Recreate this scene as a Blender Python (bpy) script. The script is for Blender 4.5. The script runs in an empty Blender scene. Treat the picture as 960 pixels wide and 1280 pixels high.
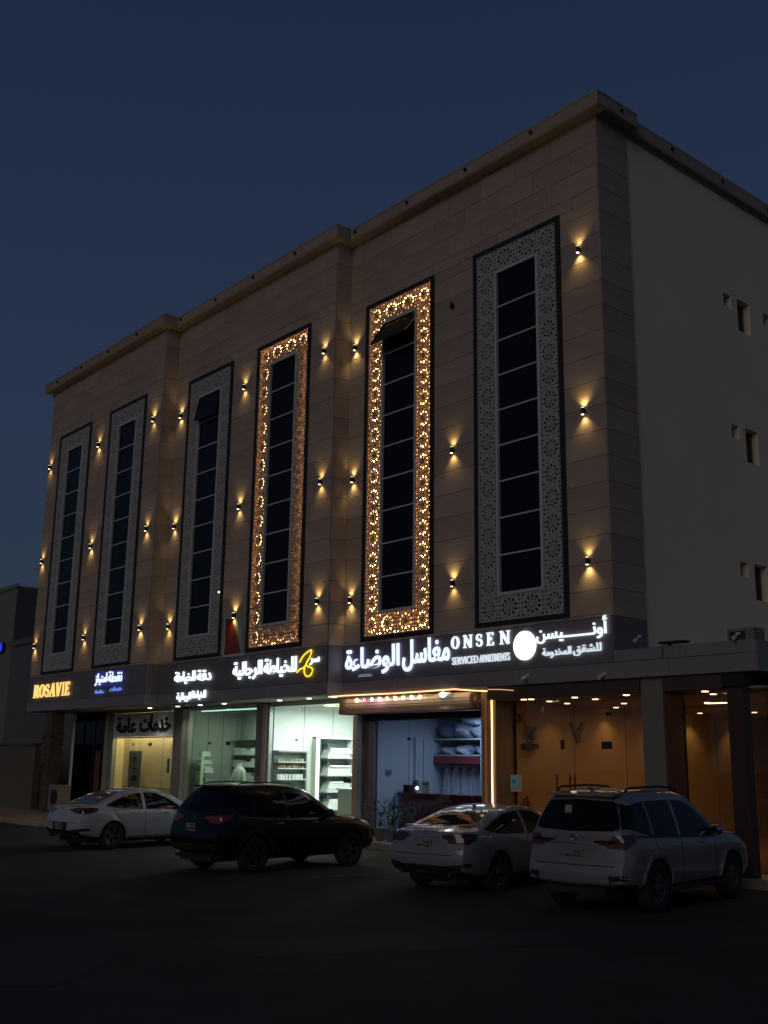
import bpy, bmesh, math, random
from mathutils import Vector, Matrix
from mathutils.bvhtree import BVHTree
random.seed(7)
SC = bpy.context.scene
COL = SC.collection
R = math.radians

# ---------------------------------------------------------------- camera
cam_d = bpy.data.cameras.new('camera'); cam = bpy.data.objects.new('camera', cam_d); COL.objects.link(cam)
SC.camera = cam
SC.render.resolution_x = 768; SC.render.resolution_y = 1024
cam_d.sensor_fit = 'VERTICAL'; cam_d.sensor_height = 36.0
cam_d.lens = 36.0 * 1341.5 / 1280.0
cam_d.clip_end = 3000
CAM = Vector((14.701, -19.258, 2.2))
F_ = Vector((-0.74085668, 0.63188579, 0.22770976)); R_ = Vector((0.65121753, 0.75877686, 0.01316828)); U_ = Vector((0.16446005, -0.1580444, 0.97364001))
M_ = Matrix((R_, U_, -F_)).transposed().to_4x4(); M_.translation = CAM
cam.matrix_world = M_
# ---------------------------------------------------------------- sky, afterglow, exposure
SUN_AZ = 159.0      # compass-style angle of the last daylight: behind the camera and to its right
SUN_EL = 4.0
world = bpy.data.worlds.new('World'); SC.world = world; world.use_nodes = True
nt = world.node_tree; bg = nt.nodes['Background']
sky = nt.nodes.new('ShaderNodeTexSky'); sky.sky_type = 'NISHITA'; sky.sun_disc = False
sky.sun_elevation = R(SUN_EL); sky.sun_rotation = R(SUN_AZ); sky.air_density = 1.0; sky.dust_density = 0.6; sky.ozone_density = 3.0
tcw = nt.nodes.new('ShaderNodeTexCoord'); sxw = nt.nodes.new('ShaderNodeSeparateXYZ'); rw_ = nt.nodes.new('ShaderNodeValToRGB')
nt.links.new(tcw.outputs['Generated'], sxw.inputs[0]); nt.links.new(sxw.outputs['Z'], rw_.inputs[0])
cr = rw_.color_ramp; cr.elements[0].position = 0.0; cr.elements[0].color = (.36, .52, .80, 1); cr.elements[1].position = .85; cr.elements[1].color = (.12, .20, .48, 1)
for p_, c_ in ((.12, (.31, .47, .82, 1)), (.30, (.28, .45, .95, 1)), (.55, (.19, .33, .76, 1))):
    e_ = cr.elements.new(p_); e_.color = c_
sk = nt.nodes.new('ShaderNodeMix'); sk.data_type = 'RGBA'; sk.blend_type = 'MIX'; sk.inputs[0].default_value = 0.93
nt.links.new(sky.outputs[0], sk.inputs[6]); nt.links.new(rw_.outputs[0], sk.inputs[7]); nt.links.new(sk.outputs[2], bg.inputs[0]); bg.inputs[1].default_value = 0.072
sun_d = bpy.data.lights.new('sun', 'SUN'); sun = bpy.data.objects.new('sun', sun_d); COL.objects.link(sun)
sun_d.energy = 0.235; sun_d.angle = R(35); sun_d.color = (1.0, 0.86, 0.74)
sd = Vector((math.sin(R(SUN_AZ)) * math.cos(R(22)), math.cos(R(SUN_AZ)) * math.cos(R(22)), math.sin(R(22))))
sun.rotation_euler = sd.to_track_quat('Z', 'Y').to_euler()
SC.view_settings.view_transform = 'Standard'; SC.view_settings.look = 'None'
SC.view_settings.exposure = 0.0; SC.view_settings.gamma = 1.0
SC.cycles.use_denoising = True
SC.cycles.max_bounces = 6; SC.cycles.diffuse_bounces = 3; SC.cycles.glossy_bounces = 3; SC.cycles.transmission_bounces = 4; SC.cycles.transparent_max_bounces = 10
SC.cycles.sample_clamp_indirect = 3.0

# ---------------------------------------------------------------- materials
def mat(name, col, rough=0.6, metal=0.0, var=0.0, scale=3.0, bump=0.0, bscale=40.0, spec=0.5, coat=0.0, emit=None, es=0.0, stretch=None):
    m = bpy.data.materials.new(name); m.use_nodes = True; n = m.node_tree; b = n.nodes['Principled BSDF']
    b.inputs['Base Color'].default_value = (*col, 1); b.inputs['Roughness'].default_value = rough; b.inputs['Metallic'].default_value = metal
    b.inputs['Specular IOR Level'].default_value = spec
    if coat: b.inputs['Coat Weight'].default_value = coat; b.inputs['Coat Roughness'].default_value = 0.04
    if emit: b.inputs['Emission Color'].default_value = (*emit, 1); b.inputs['Emission Strength'].default_value = es
    if var or bump:
        tc = n.nodes.new('ShaderNodeTexCoord'); src = tc.outputs['Object']
        if stretch:
            mp = n.nodes.new('ShaderNodeMapping'); mp.inputs['Scale'].default_value = stretch; n.links.new(src, mp.inputs[0]); src = mp.outputs[0]
    if var:
        t = n.nodes.new('ShaderNodeTexNoise'); t.inputs['Scale'].default_value = scale; t.inputs['Detail'].default_value = 6; t.inputs['Roughness'].default_value = 0.62
        n.links.new(src, t.inputs['Vector'])
        oi = n.nodes.new('ShaderNodeObjectInfo')
        ad = n.nodes.new('ShaderNodeMath'); ad.operation = 'MULTIPLY_ADD'; ad.inputs[1].default_value = 0.35; ad.inputs[2].default_value = 0
        n.links.new(oi.outputs['Random'], ad.inputs[0]); 
        ad2 = n.nodes.new('ShaderNodeMath'); ad2.operation = 'ADD'; n.links.new(ad.outputs[0], ad2.inputs[0]); n.links.new(t.outputs[0], ad2.inputs[1])
        rp = n.nodes.new('ShaderNodeMapRange'); rp.inputs[1].default_value = 0.30; rp.inputs[2].default_value = 1.05
        rp.inputs[3].default_value = 1 - var; rp.inputs[4].default_value = 1 + var * 0.7; n.links.new(ad2.outputs[0], rp.inputs[0])
        mx = n.nodes.new('ShaderNodeVectorMath'); mx.operation = 'SCALE'; mx.inputs[0].default_value = col; n.links.new(rp.outputs[0], mx.inputs['Scale'])
        n.links.new(mx.outputs[0], b.inputs['Base Color'])
    if bump:
        t2 = n.nodes.new('ShaderNodeTexNoise'); t2.inputs['Scale'].default_value = bscale; t2.inputs['Detail'].default_value = 5
        n.links.new(src, t2.inputs['Vector'])
        bp = n.nodes.new('ShaderNodeBump'); bp.inputs['Strength'].default_value = bump; bp.inputs['Distance'].default_value = 0.02
        n.links.new(t2.outputs[0], bp.inputs['Height']); n.links.new(bp.outputs[0], b.inputs['Normal'])
    return m
def emat(name, col, s):
    m = bpy.data.materials.new(name); m.use_nodes = True; n = m.node_tree; n.nodes.clear()
    e = n.nodes.new('ShaderNodeEmission'); o = n.nodes.new('ShaderNodeOutputMaterial'); e.inputs[0].default_value = (*col, 1); e.inputs[1].default_value = s
    n.links.new(e.outputs[0], o.inputs[0]); return m
def gmat(name, tint, refl=1.0):
    m = bpy.data.materials.new(name); m.use_nodes = True; n = m.node_tree; n.nodes.clear()
    o = n.nodes.new('ShaderNodeOutputMaterial'); t = n.nodes.new('ShaderNodeBsdfTransparent'); g = n.nodes.new('ShaderNodeBsdfGlossy'); mx = n.nodes.new('ShaderNodeMixShader'); f = n.nodes.new('ShaderNodeFresnel')
    t.inputs[0].default_value = (*tint, 1); g.inputs['Roughness'].default_value = 0.02; g.inputs[0].default_value = (refl, refl, refl, 1); f.inputs[0].default_value = 1.45
    gm = n.nodes.new('ShaderNodeNewGeometry'); mr = n.nodes.new('ShaderNodeMapRange'); mr.inputs[3].default_value = 1.45; mr.inputs[4].default_value = 1/1.45
    n.links.new(gm.outputs['Backfacing'], mr.inputs[0]); n.links.new(mr.outputs[0], f.inputs[0])
    n.links.new(f.outputs[0], mx.inputs[0]); n.links.new(t.outputs[0], mx.inputs[1]); n.links.new(g.outputs[0], mx.inputs[2]); n.links.new(mx.outputs[0], o.inputs[0]); return m

STONE = mat('beige_stone', (0.40, 0.322, 0.275), 0.78, var=0.22, scale=1.1, bump=0.25, bscale=30, spec=0.3)
JOINT = mat('stone_joint', (0.27, 0.215, 0.18), 0.9)
CORN = mat('cornice_stone', (0.34, 0.285, 0.235), 0.8, var=0.2, scale=2, bump=0.2)
PLASTER = mat('side_plaster', (0.78, 0.70, 0.55), 0.85, var=0.07, scale=0.5, bump=0.1, spec=0.2)
BAND = mat('grey_cladding', (0.17, 0.155, 0.165), 0.45, var=0.12, scale=0.8, bump=0.05, spec=0.4)
FASC = mat('fascia_cladding', (0.25, 0.235, 0.245), 0.5, var=0.15, scale=1.2, bump=0.08)
BLACK = mat('black_frame', (0.018, 0.017, 0.017), 0.5)
SCREEN = mat('grey_screen', (0.42, 0.41, 0.40), 0.7, var=0.08, scale=5)
MULL = mat('white_aluminium', (0.55, 0.56, 0.57), 0.45)
DGLASS = mat('dark_glass', (0.006, 0.007, 0.010), 0.10, spec=0.22)
DVOID = mat('dark_void', (0.01, 0.01, 0.012), 0.9)
SCONCE = mat('black_metal', (0.03, 0.028, 0.025), 0.4, metal=0.6)
ASPH = mat('asphalt', (0.048, 0.046, 0.043), 0.9, var=0.5, scale=0.6, bump=0.6, bscale=55, spec=0.25)
PAINTW = mat('worn_road_paint', (0.12, 0.12, 0.11), 0.8, var=0.5, scale=6)
KERB = mat('kerb_concrete', (0.34, 0.29, 0.22), 0.9, var=0.25, scale=4, bump=0.3)
PAVE = mat('paving', (0.30, 0.21, 0.16), 0.85, var=0.25, scale=3, bump=0.2)
STEP = mat('step_granite', (0.30, 0.30, 0.28), 0.5, var=0.2, scale=8)
ALU = mat('champagne_aluminium', (0.50, 0.46, 0.36), 0.4, metal=0.3, var=0.08)
ALUG = mat('grey_aluminium', (0.35, 0.37, 0.36), 0.4, metal=0.4)
BROWN = mat('brown_column', (0.075, 0.04, 0.03), 0.35, var=0.3, scale=6, stretch=(6, 6, 0.6))
WOODJ = mat('wood_jamb', (0.40, 0.25, 0.13), 0.55, var=0.2, scale=4, stretch=(8, 8, 1))
GREYCOL = mat('grey_column', (0.20, 0.185, 0.165), 0.6, var=0.1)
SOFFIT = mat('soffit', (0.32, 0.30, 0.26), 0.7, var=0.08)
GLASS = gmat('shop_glass', (0.90, 0.94, 0.92))
GLASSG = gmat('green_glass', (0.74, 0.82, 0.76))
GLASSB = gmat('blue_glass', (0.74, 0.82, 0.90))
WHITEM = emat('white_led', (0.80, 0.90, 1.0), 1.25)
WHITES = emat('white_led_small', (0.80, 0.90, 1.0), 0.85)
WHITEG = emat('greenish_white_led', (0.82, 0.95, 0.98), 1.5)
LAVEN = emat('lavender_led', (0.62, 0.70, 1.0), 1.5)
BLUEM = emat('blue_led', (0.14, 0.25, 0.85), 1.0)
AMBER = emat('amber_led', (1.0, 0.60, 0.16), 1.35)
YELLOW = emat('yellow_neon', (1.0, 0.70, 0.02), 1.4)
WARMLED = emat('warm_led', (1.0, 0.52, 0.20), 2.6)
LENS = emat('warm_lens', (1.0, 0.72, 0.32), 6.0)
LEDDOT = emat('led_dots', (1.0, 0.66, 0.25), 15.0)
DIFF = emat('white_downlight', (0.85, 1.0, 0.92), 5.0)
DIFFW = emat('warm_downlight', (1.0, 0.75, 0.45), 4.0)
RETROW = mat('white_goods', (0.72, 0.76, 0.72), 0.8, var=0.1, scale=5)

# ---------------------------------------------------------------- helpers
WL = {}     # world location of parents
class MB:
    def __init__(s): s.v = []; s.f = []; s.mi = []
    def add(s, vs, fs, mi=0):
        b = len(s.v); s.v += [tuple(v) for v in vs]; s.f += [tuple(b + i for i in f) for f in fs]; s.mi += [mi] * len(fs); return s
    def box(s, x0, x1, y0, y1, z0, z1, mi=0):
        return s.add([(x0,y0,z0),(x1,y0,z0),(x1,y1,z0),(x0,y1,z0),(x0,y0,z1),(x1,y0,z1),(x1,y1,z1),(x0,y1,z1)],
                     [(0,3,2,1),(4,5,6,7),(0,1,5,4),(1,2,6,5),(2,3,7,6),(3,0,4,7)], mi)
    def cyl(s, c, r, h, axis='z', n=16, r2=None, mi=0):
        r2 = r if r2 is None else r2; vs = []
        for k, rr in ((0, r), (1, r2)):
            for i in range(n):
                a = 2*math.pi*i/n; p, q = rr*math.cos(a), rr*math.sin(a)
                vs.append({'z': (c[0]+p, c[1]+q, c[2]+k*h), 'y': (c[0]+p, c[1]+k*h, c[2]+q), 'x': (c[0]+k*h, c[1]+p, c[2]+q)}[axis])
        fs = [(i, (i+1) % n, n+(i+1) % n, n+i) for i in range(n)] + [tuple(range(n))[::-1], tuple(range(n, 2*n))]
        return s.add(vs, fs, mi)
    def prism(s, poly, y0, y1, mi=0):       # polygon in XZ extruded along Y
        n = len(poly); vs = [(x, y0, z) for x, z in poly] + [(x, y1, z) for x, z in poly]
        return s.add(vs, [tuple(range(n)), tuple(range(n, 2*n))[::-1]] + [(i, i+n, (i+1) % n + n, (i+1) % n) for i in range(n)], mi)
    def prism_x(s, poly, x0, x1, mi=0):     # polygon in YZ extruded along X
        n = len(poly); vs = [(x0, y, z) for y, z in poly] + [(x1, y, z) for y, z in poly]
        return s.add(vs, [tuple(range(n))[::-1], tuple(range(n, 2*n))] + [(i, (i+1) % n, (i+1) % n + n, i+n) for i in range(n)], mi)
    def tube(s, pts, r, n=8, mi=0, closed=False):
        pts = [Vector(p) for p in pts]; rings = []
        for i, p in enumerate(pts):
            a = pts[i-1] if (i or closed) else p; b = pts[(i+1) % len(pts)] if (i < len(pts)-1 or closed) else p
            d = (b-a).normalized(); up = Vector((0,0,1)) if abs(d.z) < .9 else Vector((1,0,0))
            u = d.cross(up).normalized(); w = d.cross(u).normalized()
            rr = r[i] if isinstance(r, (list, tuple)) else r
            rings.append([p + u*rr*math.cos(2*math.pi*k/n) + w*rr*math.sin(2*math.pi*k/n) for k in range(n)])
        vs = [q for g in rings for q in g]; fs = []
        m = len(pts); 
        for i in range(m if closed else m-1):
            j = (i+1) % m
            for k in range(n): fs.append((i*n+k, i*n+(k+1) % n, j*n+(k+1) % n, j*n+k))
        if not closed: fs += [tuple(range(n))[::-1], tuple(range((m-1)*n, m*n))]
        return s.add(vs, fs, mi)
    def sphere(s, c, r, n=10, m=6, mi=0, sc=(1,1,1)):
        vs = [(c[0], c[1], c[2]+r*sc[2])]
        for j in range(1, m):
            t = math.pi*j/m
            for i in range(n):
                a = 2*math.pi*i/n; vs.append((c[0]+r*sc[0]*math.sin(t)*math.cos(a), c[1]+r*sc[1]*math.sin(t)*math.sin(a), c[2]+r*sc[2]*math.cos(t)))
        vs.append((c[0], c[1], c[2]-r*sc[2])); fs = [(0, 1+i, 1+(i+1) % n) for i in range(n)]
        for j in range(m-2):
            for i in range(n): fs.append((1+j*n+i, 1+(j+1)*n+i, 1+(j+1)*n+(i+1) % n, 1+j*n+(i+1) % n))
        e = len(vs)-1; fs += [(e, 1+(m-2)*n+(i+1) % n, 1+(m-2)*n+i) for i in range(n)]
        return s.add(vs, fs, mi)
    def lathe(s, prof, c, axis='y', n=28, mi=0):   # prof: (r, h)
        vs = []
        for r, h in prof:
            for i in range(n):
                a = 2*math.pi*i/n; p, q = r*math.cos(a), r*math.sin(a)
                vs.append((c[0]+p, c[1]+h, c[2]+q) if axis == 'y' else (c[0]+p, c[1]+q, c[2]+h))
        fs = []
        for j in range(len(prof)-1):
            for i in range(n): fs.append((j*n+i, j*n+(i+1) % n, (j+1)*n+(i+1) % n, (j+1)*n+i))
        return s.add(vs, fs, mi)
    def mesh(s, name, m, off=(0,0,0)):
        me = bpy.data.meshes.new(name); me.from_pydata([(v[0]-off[0], v[1]-off[1], v[2]-off[2]) for v in s.v], [], s.f)
        for q in (m if isinstance(m, (list, tuple)) else [m]): me.materials.append(q)
        if isinstance(m, (list, tuple)): me.polygons.foreach_set('material_index', s.mi)
        me.validate(); return me
    def build(s, name, m, parent=None, smooth=False, origin=None, fix=True, **tags):
        base = WL[parent.name] if parent is not None else Vector((0,0,0))
        org = Vector(origin) if origin is not None else base
        me = s.mesh(name, m, org)
        if fix:
            bm = bmesh.new(); bm.from_mesh(me); bmesh.ops.recalc_face_normals(bm, faces=bm.faces); bm.to_mesh(me); bm.free()
        if smooth:
            me.polygons.foreach_set('use_smooth', [True]*len(me.polygons))
            try: me.set_sharp_from_angle(angle=R(38))
            except Exception: pass
        o = bpy.data.objects.new(name, me); COL.objects.link(o); o.location = org - base
        if parent is not None: o.parent = parent
        WL[o.name] = org
        for k, v in tags.items(): o[k] = v
        return o
def thing(name, label, cat, loc=(0,0,0), group=None, rotz=0.0):
    o = bpy.data.objects.new(name, None); COL.objects.link(o); o.location = loc; o.rotation_euler = (0,0,rotz); o.empty_display_size = .2
    o['label'] = label; o['category'] = cat
    if group: o['group'] = group
    WL[o.name] = Vector(loc); return o
def inst(me, name, parent, loc, rot=(0,0,0), scale=(1,1,1)):      # loc in world coordinates (parents unrotated)
    o = bpy.data.objects.new(name, me); COL.objects.link(o)
    o.location = Vector(loc) - (WL[parent.name] if parent is not None else Vector((0,0,0)))
    if parent is not None: o.parent = parent
    o.rotation_euler = rot; o.scale = scale; WL[o.name] = Vector(loc); return o
def copy_tree(o, parent=None):
    c = o.copy(); COL.objects.link(c)
    if parent is not None: c.parent = parent
    for ch in list(o.children): copy_tree(ch, c)
    return c
def B(*a, **k): return MB().box(*a, **k)
def lamp(kind, loc, energy, col, parent, name='lamp', **kw):
    d = bpy.data.lights.new(name, kind); d.energy = energy; d.color = col
    tgt = kw.pop('dir', None)
    for k, v in kw.items(): setattr(d, k, v)
    o = bpy.data.objects.new(name, d); COL.objects.link(o); o.location = Vector(loc) - (WL[parent.name] if parent else Vector((0,0,0)))
    if parent: o.parent = parent
    if tgt: o.rotation_euler = (-Vector(tgt)).to_track_quat('Z', 'Y').to_euler()
    return o

# lettering -------------------------------------------------------------
AR = {'ا':(0xFE8D,2),'أ':(0xFE83,2),'إ':(0xFE87,2),'ب':(0xFE8F,4),'ة':(0xFE93,2),'ت':(0xFE95,4),'ج':(0xFE9D,4),'خ':(0xFEA5,4),'د':(0xFEA9,2),'ر':(0xFEAD,2),'ز':(0xFEAF,2),
      'س':(0xFEB1,4),'ش':(0xFEB5,4),'ض':(0xFEBD,4),'ط':(0xFEC1,4),'ع':(0xFEC9,4),'غ':(0xFECD,4),'ق':(0xFED5,4),'ك':(0xFED9,4),'ل':(0xFEDD,4),'م':(0xFEE1,4),'ن':(0xFEE5,4),'و':(0xFEED,2),'ي':(0xFEF1,4),'ء':(0xFE80,1),'ـ':(0x0640,0)}
def shape_ar(t):
    out = []
    for i, ch in enumerate(t):
        if ch not in AR: out.append(ch); continue
        c, n = AR[ch]
        p = t[i-1] if i else ' '; q = t[i+1] if i+1 < len(t) else ' '
        jp = p in AR and AR[p][1] in (0, 4) and n != 1
        jn = q in AR and AR[q][1] != 1 and n in (0, 4)
        if n == 0: out.append(ch)
        elif n == 1: out.append(chr(c))
        elif n == 2: out.append(chr(c + (1 if jp else 0)))
        else: out.append(chr(c + (3 if jp and jn else 1 if jp else 2 if jn else 0)))
    return ''.join(reversed(out))
def lettering(text, x0, x1, z0, z1, y, m, parent, name='lettering', bold=0.012, depth=0.04, arabic=False):
    cu = bpy.data.curves.new(name, 'FONT'); cu.body = shape_ar(text) if arabic else text; cu.offset = bold; cu.resolution_u = 3
    tmp = bpy.data.objects.new('tmp', cu); COL.objects.link(tmp); bpy.context.view_layer.update()
    cu.extrude = 0.02
    bpy.context.view_layer.update()
    dg = bpy.context.evaluated_depsgraph_get(); me = bpy.data.meshes.new_from_object(tmp.evaluated_get(dg))
    bpy.data.objects.remove(tmp)
    xs = [v.co.x for v in me.vertices]; ys = [v.co.y for v in me.vertices]
    ax, bx, ay, by = min(xs), max(xs), min(ys), max(ys); org = Vector((x0, y, z0)); base = WL[parent.name]
    for v in me.vertices:
        c = v.co; v.co = ((c.x-ax)/(bx-ax)*(x1-x0), -(c.z+.02)/.04*depth, (c.y-ay)/(by-ay)*(z1-z0))
    me.materials.clear(); me.materials.append(m); me.name = name
    me.polygons.foreach_set('material_index', [0]*len(me.polygons))
    o = bpy.data.objects.new(name, me); COL.objects.link(o); o.location = org - base; o.parent = parent; WL[o.name] = org
    return o
def arc(cx, cz, rx, rz, a0, a1, n=10): return [(cx+rx*math.cos(R(a0+(a1-a0)*i/n)), cz+rz*math.sin(R(a0+(a1-a0)*i/n))) for i in range(n+1)]
def stroke(mb, pts, ws, y0, y1):        # flat ribbon of varying width in the XZ plane
    n = len(pts); L = []; Q = []
    for i, (x, z) in enumerate(pts):
        a = pts[max(0, i-1)]; b = pts[min(n-1, i+1)]; dx, dz = b[0]-a[0], b[1]-a[1]; l = math.hypot(dx, dz) or 1
        w = (ws[i] if isinstance(ws, (list, tuple)) else ws)/2; L.append((x-dz/l*w, z+dx/l*w)); Q.append((x+dz/l*w, z-dx/l*w))
    for i in range(n-1): mb.prism([L[i], L[i+1], Q[i+1], Q[i]], y0, y1)
def serif_letter(ch, x0, x1, z0, z1, y, m, parent, slant=0.0):
    mb = MB(); T, t, sh = .24, .09, .07          # thick, thin, serif height in letter units (width 1, height 1.25)
    H = 1.25; k = [0]
    def bx(a, b, c, d): k[0] += 1; e = .0007*k[0]; mb.box(a, b, -.04-e, 0, c, d)
    def sk(p, w): k[0] += 1; e = .0007*k[0]; stroke(mb, p, w, -.04-e, 0)
    if ch == 'O':
        o_ = arc(.5, H/2, .48, H/2, 0, 360, 28); i_ = arc(.5, H/2, .24, H/2-.09, 0, 360, 28)
        for i in range(28): mb.prism([o_[i], o_[i+1], i_[i+1], i_[i]], -.04, 0)
    if ch == 'N': bx(.12, .23, 0, H); bx(.78, .89, 0, H); sk([(.14, H-.02), (.84, .02)], T); bx(0, .35, 0, sh); bx(0, .3, H-sh, H); bx(.66, 1, H-sh, H)
    if ch == 'S':
        p = arc(.5, H*.73, .34, H*.21, 20, 270, 14)[:-1] + arc(.5, H*.28, .36, H*.24, 90, -160, 14); n = len(p)
        sk(p, [.09+.17*math.exp(-((i/(n-1)-.5)/.24)**2) for i in range(n)]); bx(.76, .84, H*.68, H*.92); bx(.13, .21, H*.08, H*.32)
    if ch == 'E': bx(.12, .12+T, 0, H); bx(0, .84, 0, t); bx(0, .8, H-t, H); bx(.3, .62, H/2-.04, H/2+.05); bx(.76, .86, 0, .32); bx(.72, .81, H-.3, H); bx(.56, .63, H/2-.15, H/2+.17)
    if ch == 'R': bx(.1, .1+T, 0, H); bx(0, .45, 0, sh); bx(0, .4, H-sh, H); sk([(.3, H-.05)] + arc(.5, H*.73, .26, H*.23, 90, -90, 10) + [(.3, H*.5)], [.09]*3+[.2]*7+[.09]*3); sk([(.5, H*.5), (.92, .03)], .24); bx(.74, 1, 0, sh)
    if ch == 'A': sk([(.5, H), (.14, 0)], .09); sk([(.48, H), (.84, 0)], .26); bx(.25, .7, .38, .46); bx(0, .3, 0, sh); bx(.62, 1, 0, sh)
    if ch == 'V': sk([(.18, H), (.52, 0)], .26); sk([(.86, H), (.54, 0)], .09); bx(0, .38, H-sh, H); bx(.7, 1, H-sh, H)
    if ch == 'I': bx(.38, .62, 0, H); bx(.2, .8, 0, sh); bx(.2, .8, H-sh, H)
    mb.v = [(x0+(a+slant*c)*(x1-x0), y+b, z0+c/H*(z1-z0)) for a, b, c in mb.v]
    return mb.build('letter', m, parent, origin=(x0, y, z0))

# ---------------------------------------------------------------- ground
Z0 = 0.0
g = MB(); g.add([(-400,-400,0),(400,-400,0),(400,400,0),(-400,400,0)], [(0,1,2,3)]); g.build('ground', ASPH, fix=False, kind='structure')
pl = MB()
for x in (-17.5, -14.7, -9.1, -6.4, -2.9):
    n_ = 9
    for i in range(n_):
        if random.random() < .12: continue
        a = -6.0+i*.6; w = .05
        xo = x; pl.add([(xo-w, a, .004), (xo+w, a, .004), (xo+w, a+.59, .004), (xo-w, a+.59, .004)], [(0,1,2,3)])
pl.build('parking_lines', PAINTW, fix=False, kind='structure')
pv = MB(); pv.box(-29.1, 12, -.10, 20, -.2, .15); pv.box(-60, -29.1, -.10, 3, -.2, .15); pv.box(-60, -20.6, -3.75, -.10, -.2, .15)
pav = pv.build('pavement', STEP, kind='structure')
ap = MB()
for cx_, cy_, w_, h_, a_ in ((-3,-11,1.6,.8,.2),(4,-9.5,2.4,.7,1.2),(8.5,-13.5,1.2,1.0,.5),(-14,-10.5,3.0,.6,.1),(2.5,-14,.9,1.4,.8)):
    n_ = 16; c_ = [(cx_+math.cos(a_)*p-math.sin(a_)*q, cy_+math.sin(a_)*p+math.cos(a_)*q, .004) for p, q in [(w_*math.copysign(abs(math.cos(2*math.pi*k/n_))**.5, math.cos(2*math.pi*k/n_))*random.uniform(.93,1.05), h_*math.copysign(abs(math.sin(2*math.pi*k/n_))**.5, math.sin(2*math.pi*k/n_))*random.uniform(.9,1.06)) for k in range(n_)]]
    ap.add(c_, [tuple(range(n_))])
ap.build('road_repair_patches', mat('fresh_asphalt', (.028,.028,.029), .85, var=.3, scale=3, bump=.5, bscale=70), fix=False, kind='structure')
sm = B(-.299, .299, -.299, .299, -.02, .012).mesh('paving_stone', PAVE)
for i in range(14):
    for j in range(6):
        inst(sm, 'paving_stone', pav, (-28.9+.6*i, -3.42+.6*j, .15))
kb = thing('kerb', '', '', (0,0,0)); del kb['label']; del kb['category']; kb['kind'] = 'structure'
km = B(-.49, .49, -.09, .09, -.1, .16).mesh('kerb_stone', KERB)
for i in range(20): inst(km, 'kerb_stone', kb, (-21.1-i*1.0, -3.84, 0))
for i in range(32): inst(km, 'kerb_stone', kb, (-20.1+i*1.0, -.19, 0))
for i in range(3): inst(km, 'kerb_stone', kb, (-20.51, -3.26+i*1.0, 0), (0,0,R(90)))

# ---------------------------------------------------------------- the apartment building
bld = thing('apartment_building', 'four-storey beige stone apartment block with tall lattice windows over lit shops', 'building', (-14.5, 0, 0.15))
ZB, ZT = 5.45, 17.85
YL, YM, YR = -1.08, -0.544, 0.0
XL, X1, X2 = -29.15, -19.2, -9.57
SECT = [(XL, X1, YL), (X1, X2, YM), (X2, 0.0, YR)]
WIN = [(-28.03, YL), (-23.40, YL), (-18.24, YM), (-13.79, YM), (-8.76, YR), (-4.22, YR)]
WW, WZ0, WZ1 = 3.0, 5.52, 15.67
WW_ = [2.98, 2.98, 2.95, 2.95, 2.98, 3.02]
CH, PLN = 0.62, 1.25
cache = {}
def panel_mesh(w, h, t=.03, m=STONE, nm='stone_panel'):
    k = (round(w, 3), round(h, 3), m.name)
    if k not in cache:
        gz = .005; e = .003
        mb = MB(); x, z = w/2-gz, h/2-gz
        mb.add([(-x, t, -z), (x, t, -z), (x, t, z), (-x, t, z), (-x, e, -z), (x, e, -z), (x, e, z), (-x, e, z), (-x+e, 0, -z+e), (x-e, 0, -z+e), (x-e, 0, z-e), (-x+e, 0, z-e)],
               [(8,9,10,11)] + [(a, (a+1) % 4, (a+1) % 4+4, a+4) for a in range(4)] + [(a+4, (a+1) % 4+4, (a+1) % 4+8, a+8) for a in range(4)])
        cache[k] = mb.mesh(nm, m)
    return cache[k]
def clad(parent, x0, x1, z0, z1, yp, holes, side=False, m=STONE, nm='stone_panel', ch=CH, pln=PLN, fixed_x=0.0):
    n = max(1, round((z1-z0)/ch)); ch = (z1-z0)/n
    for r in range(n):
        a, b = z0+r*ch, z0+(r+1)*ch
        rows = [(a, b)]
        cuts = sorted({q for h in holes for q in h[2:4] if a+.03 < q < b-.03})
        zs = [a]+cuts+[b]; 
        for a2, b2 in zip(zs[:-1], zs[1:]):
            if b2-a2 < .05: continue
            iv = [(x0, x1)]
            for h in holes:
                if h[2] < (a2+b2)/2 < h[3]:
                    nv = []
                    for p, q in iv:
                        if h[1] <= p or h[0] >= q: nv.append((p, q)); continue
                        if h[0] > p: nv.append((p, h[0]))
                        if h[1] < q: nv.append((h[1], q))
                    iv = nv
            for p, q in iv:
                if q-p < .05: continue
                if q-p < pln*1.25: js = [p, q]
                else:
                    off = x0 + (pln/2 if r % 2 else 0); js = [p]; x = off
                    while x < q-.3:
                        if x > p+.3: js.append(x)
                        x += pln
                    js.append(q)
                for u, v in zip(js[:-1], js[1:]):
                    me = panel_mesh(v-u, b2-a2, m=m, nm=nm); dy = random.uniform(-.0025, .0025)
                    if side: inst(me, nm, parent, (fixed_x+.03+dy, (u+v)/2, (a2+b2)/2), (0,0,R(90)))
                    else: inst(me, nm, parent, ((u+v)/2, yp-.03+dy, (a2+b2)/2))
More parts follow.
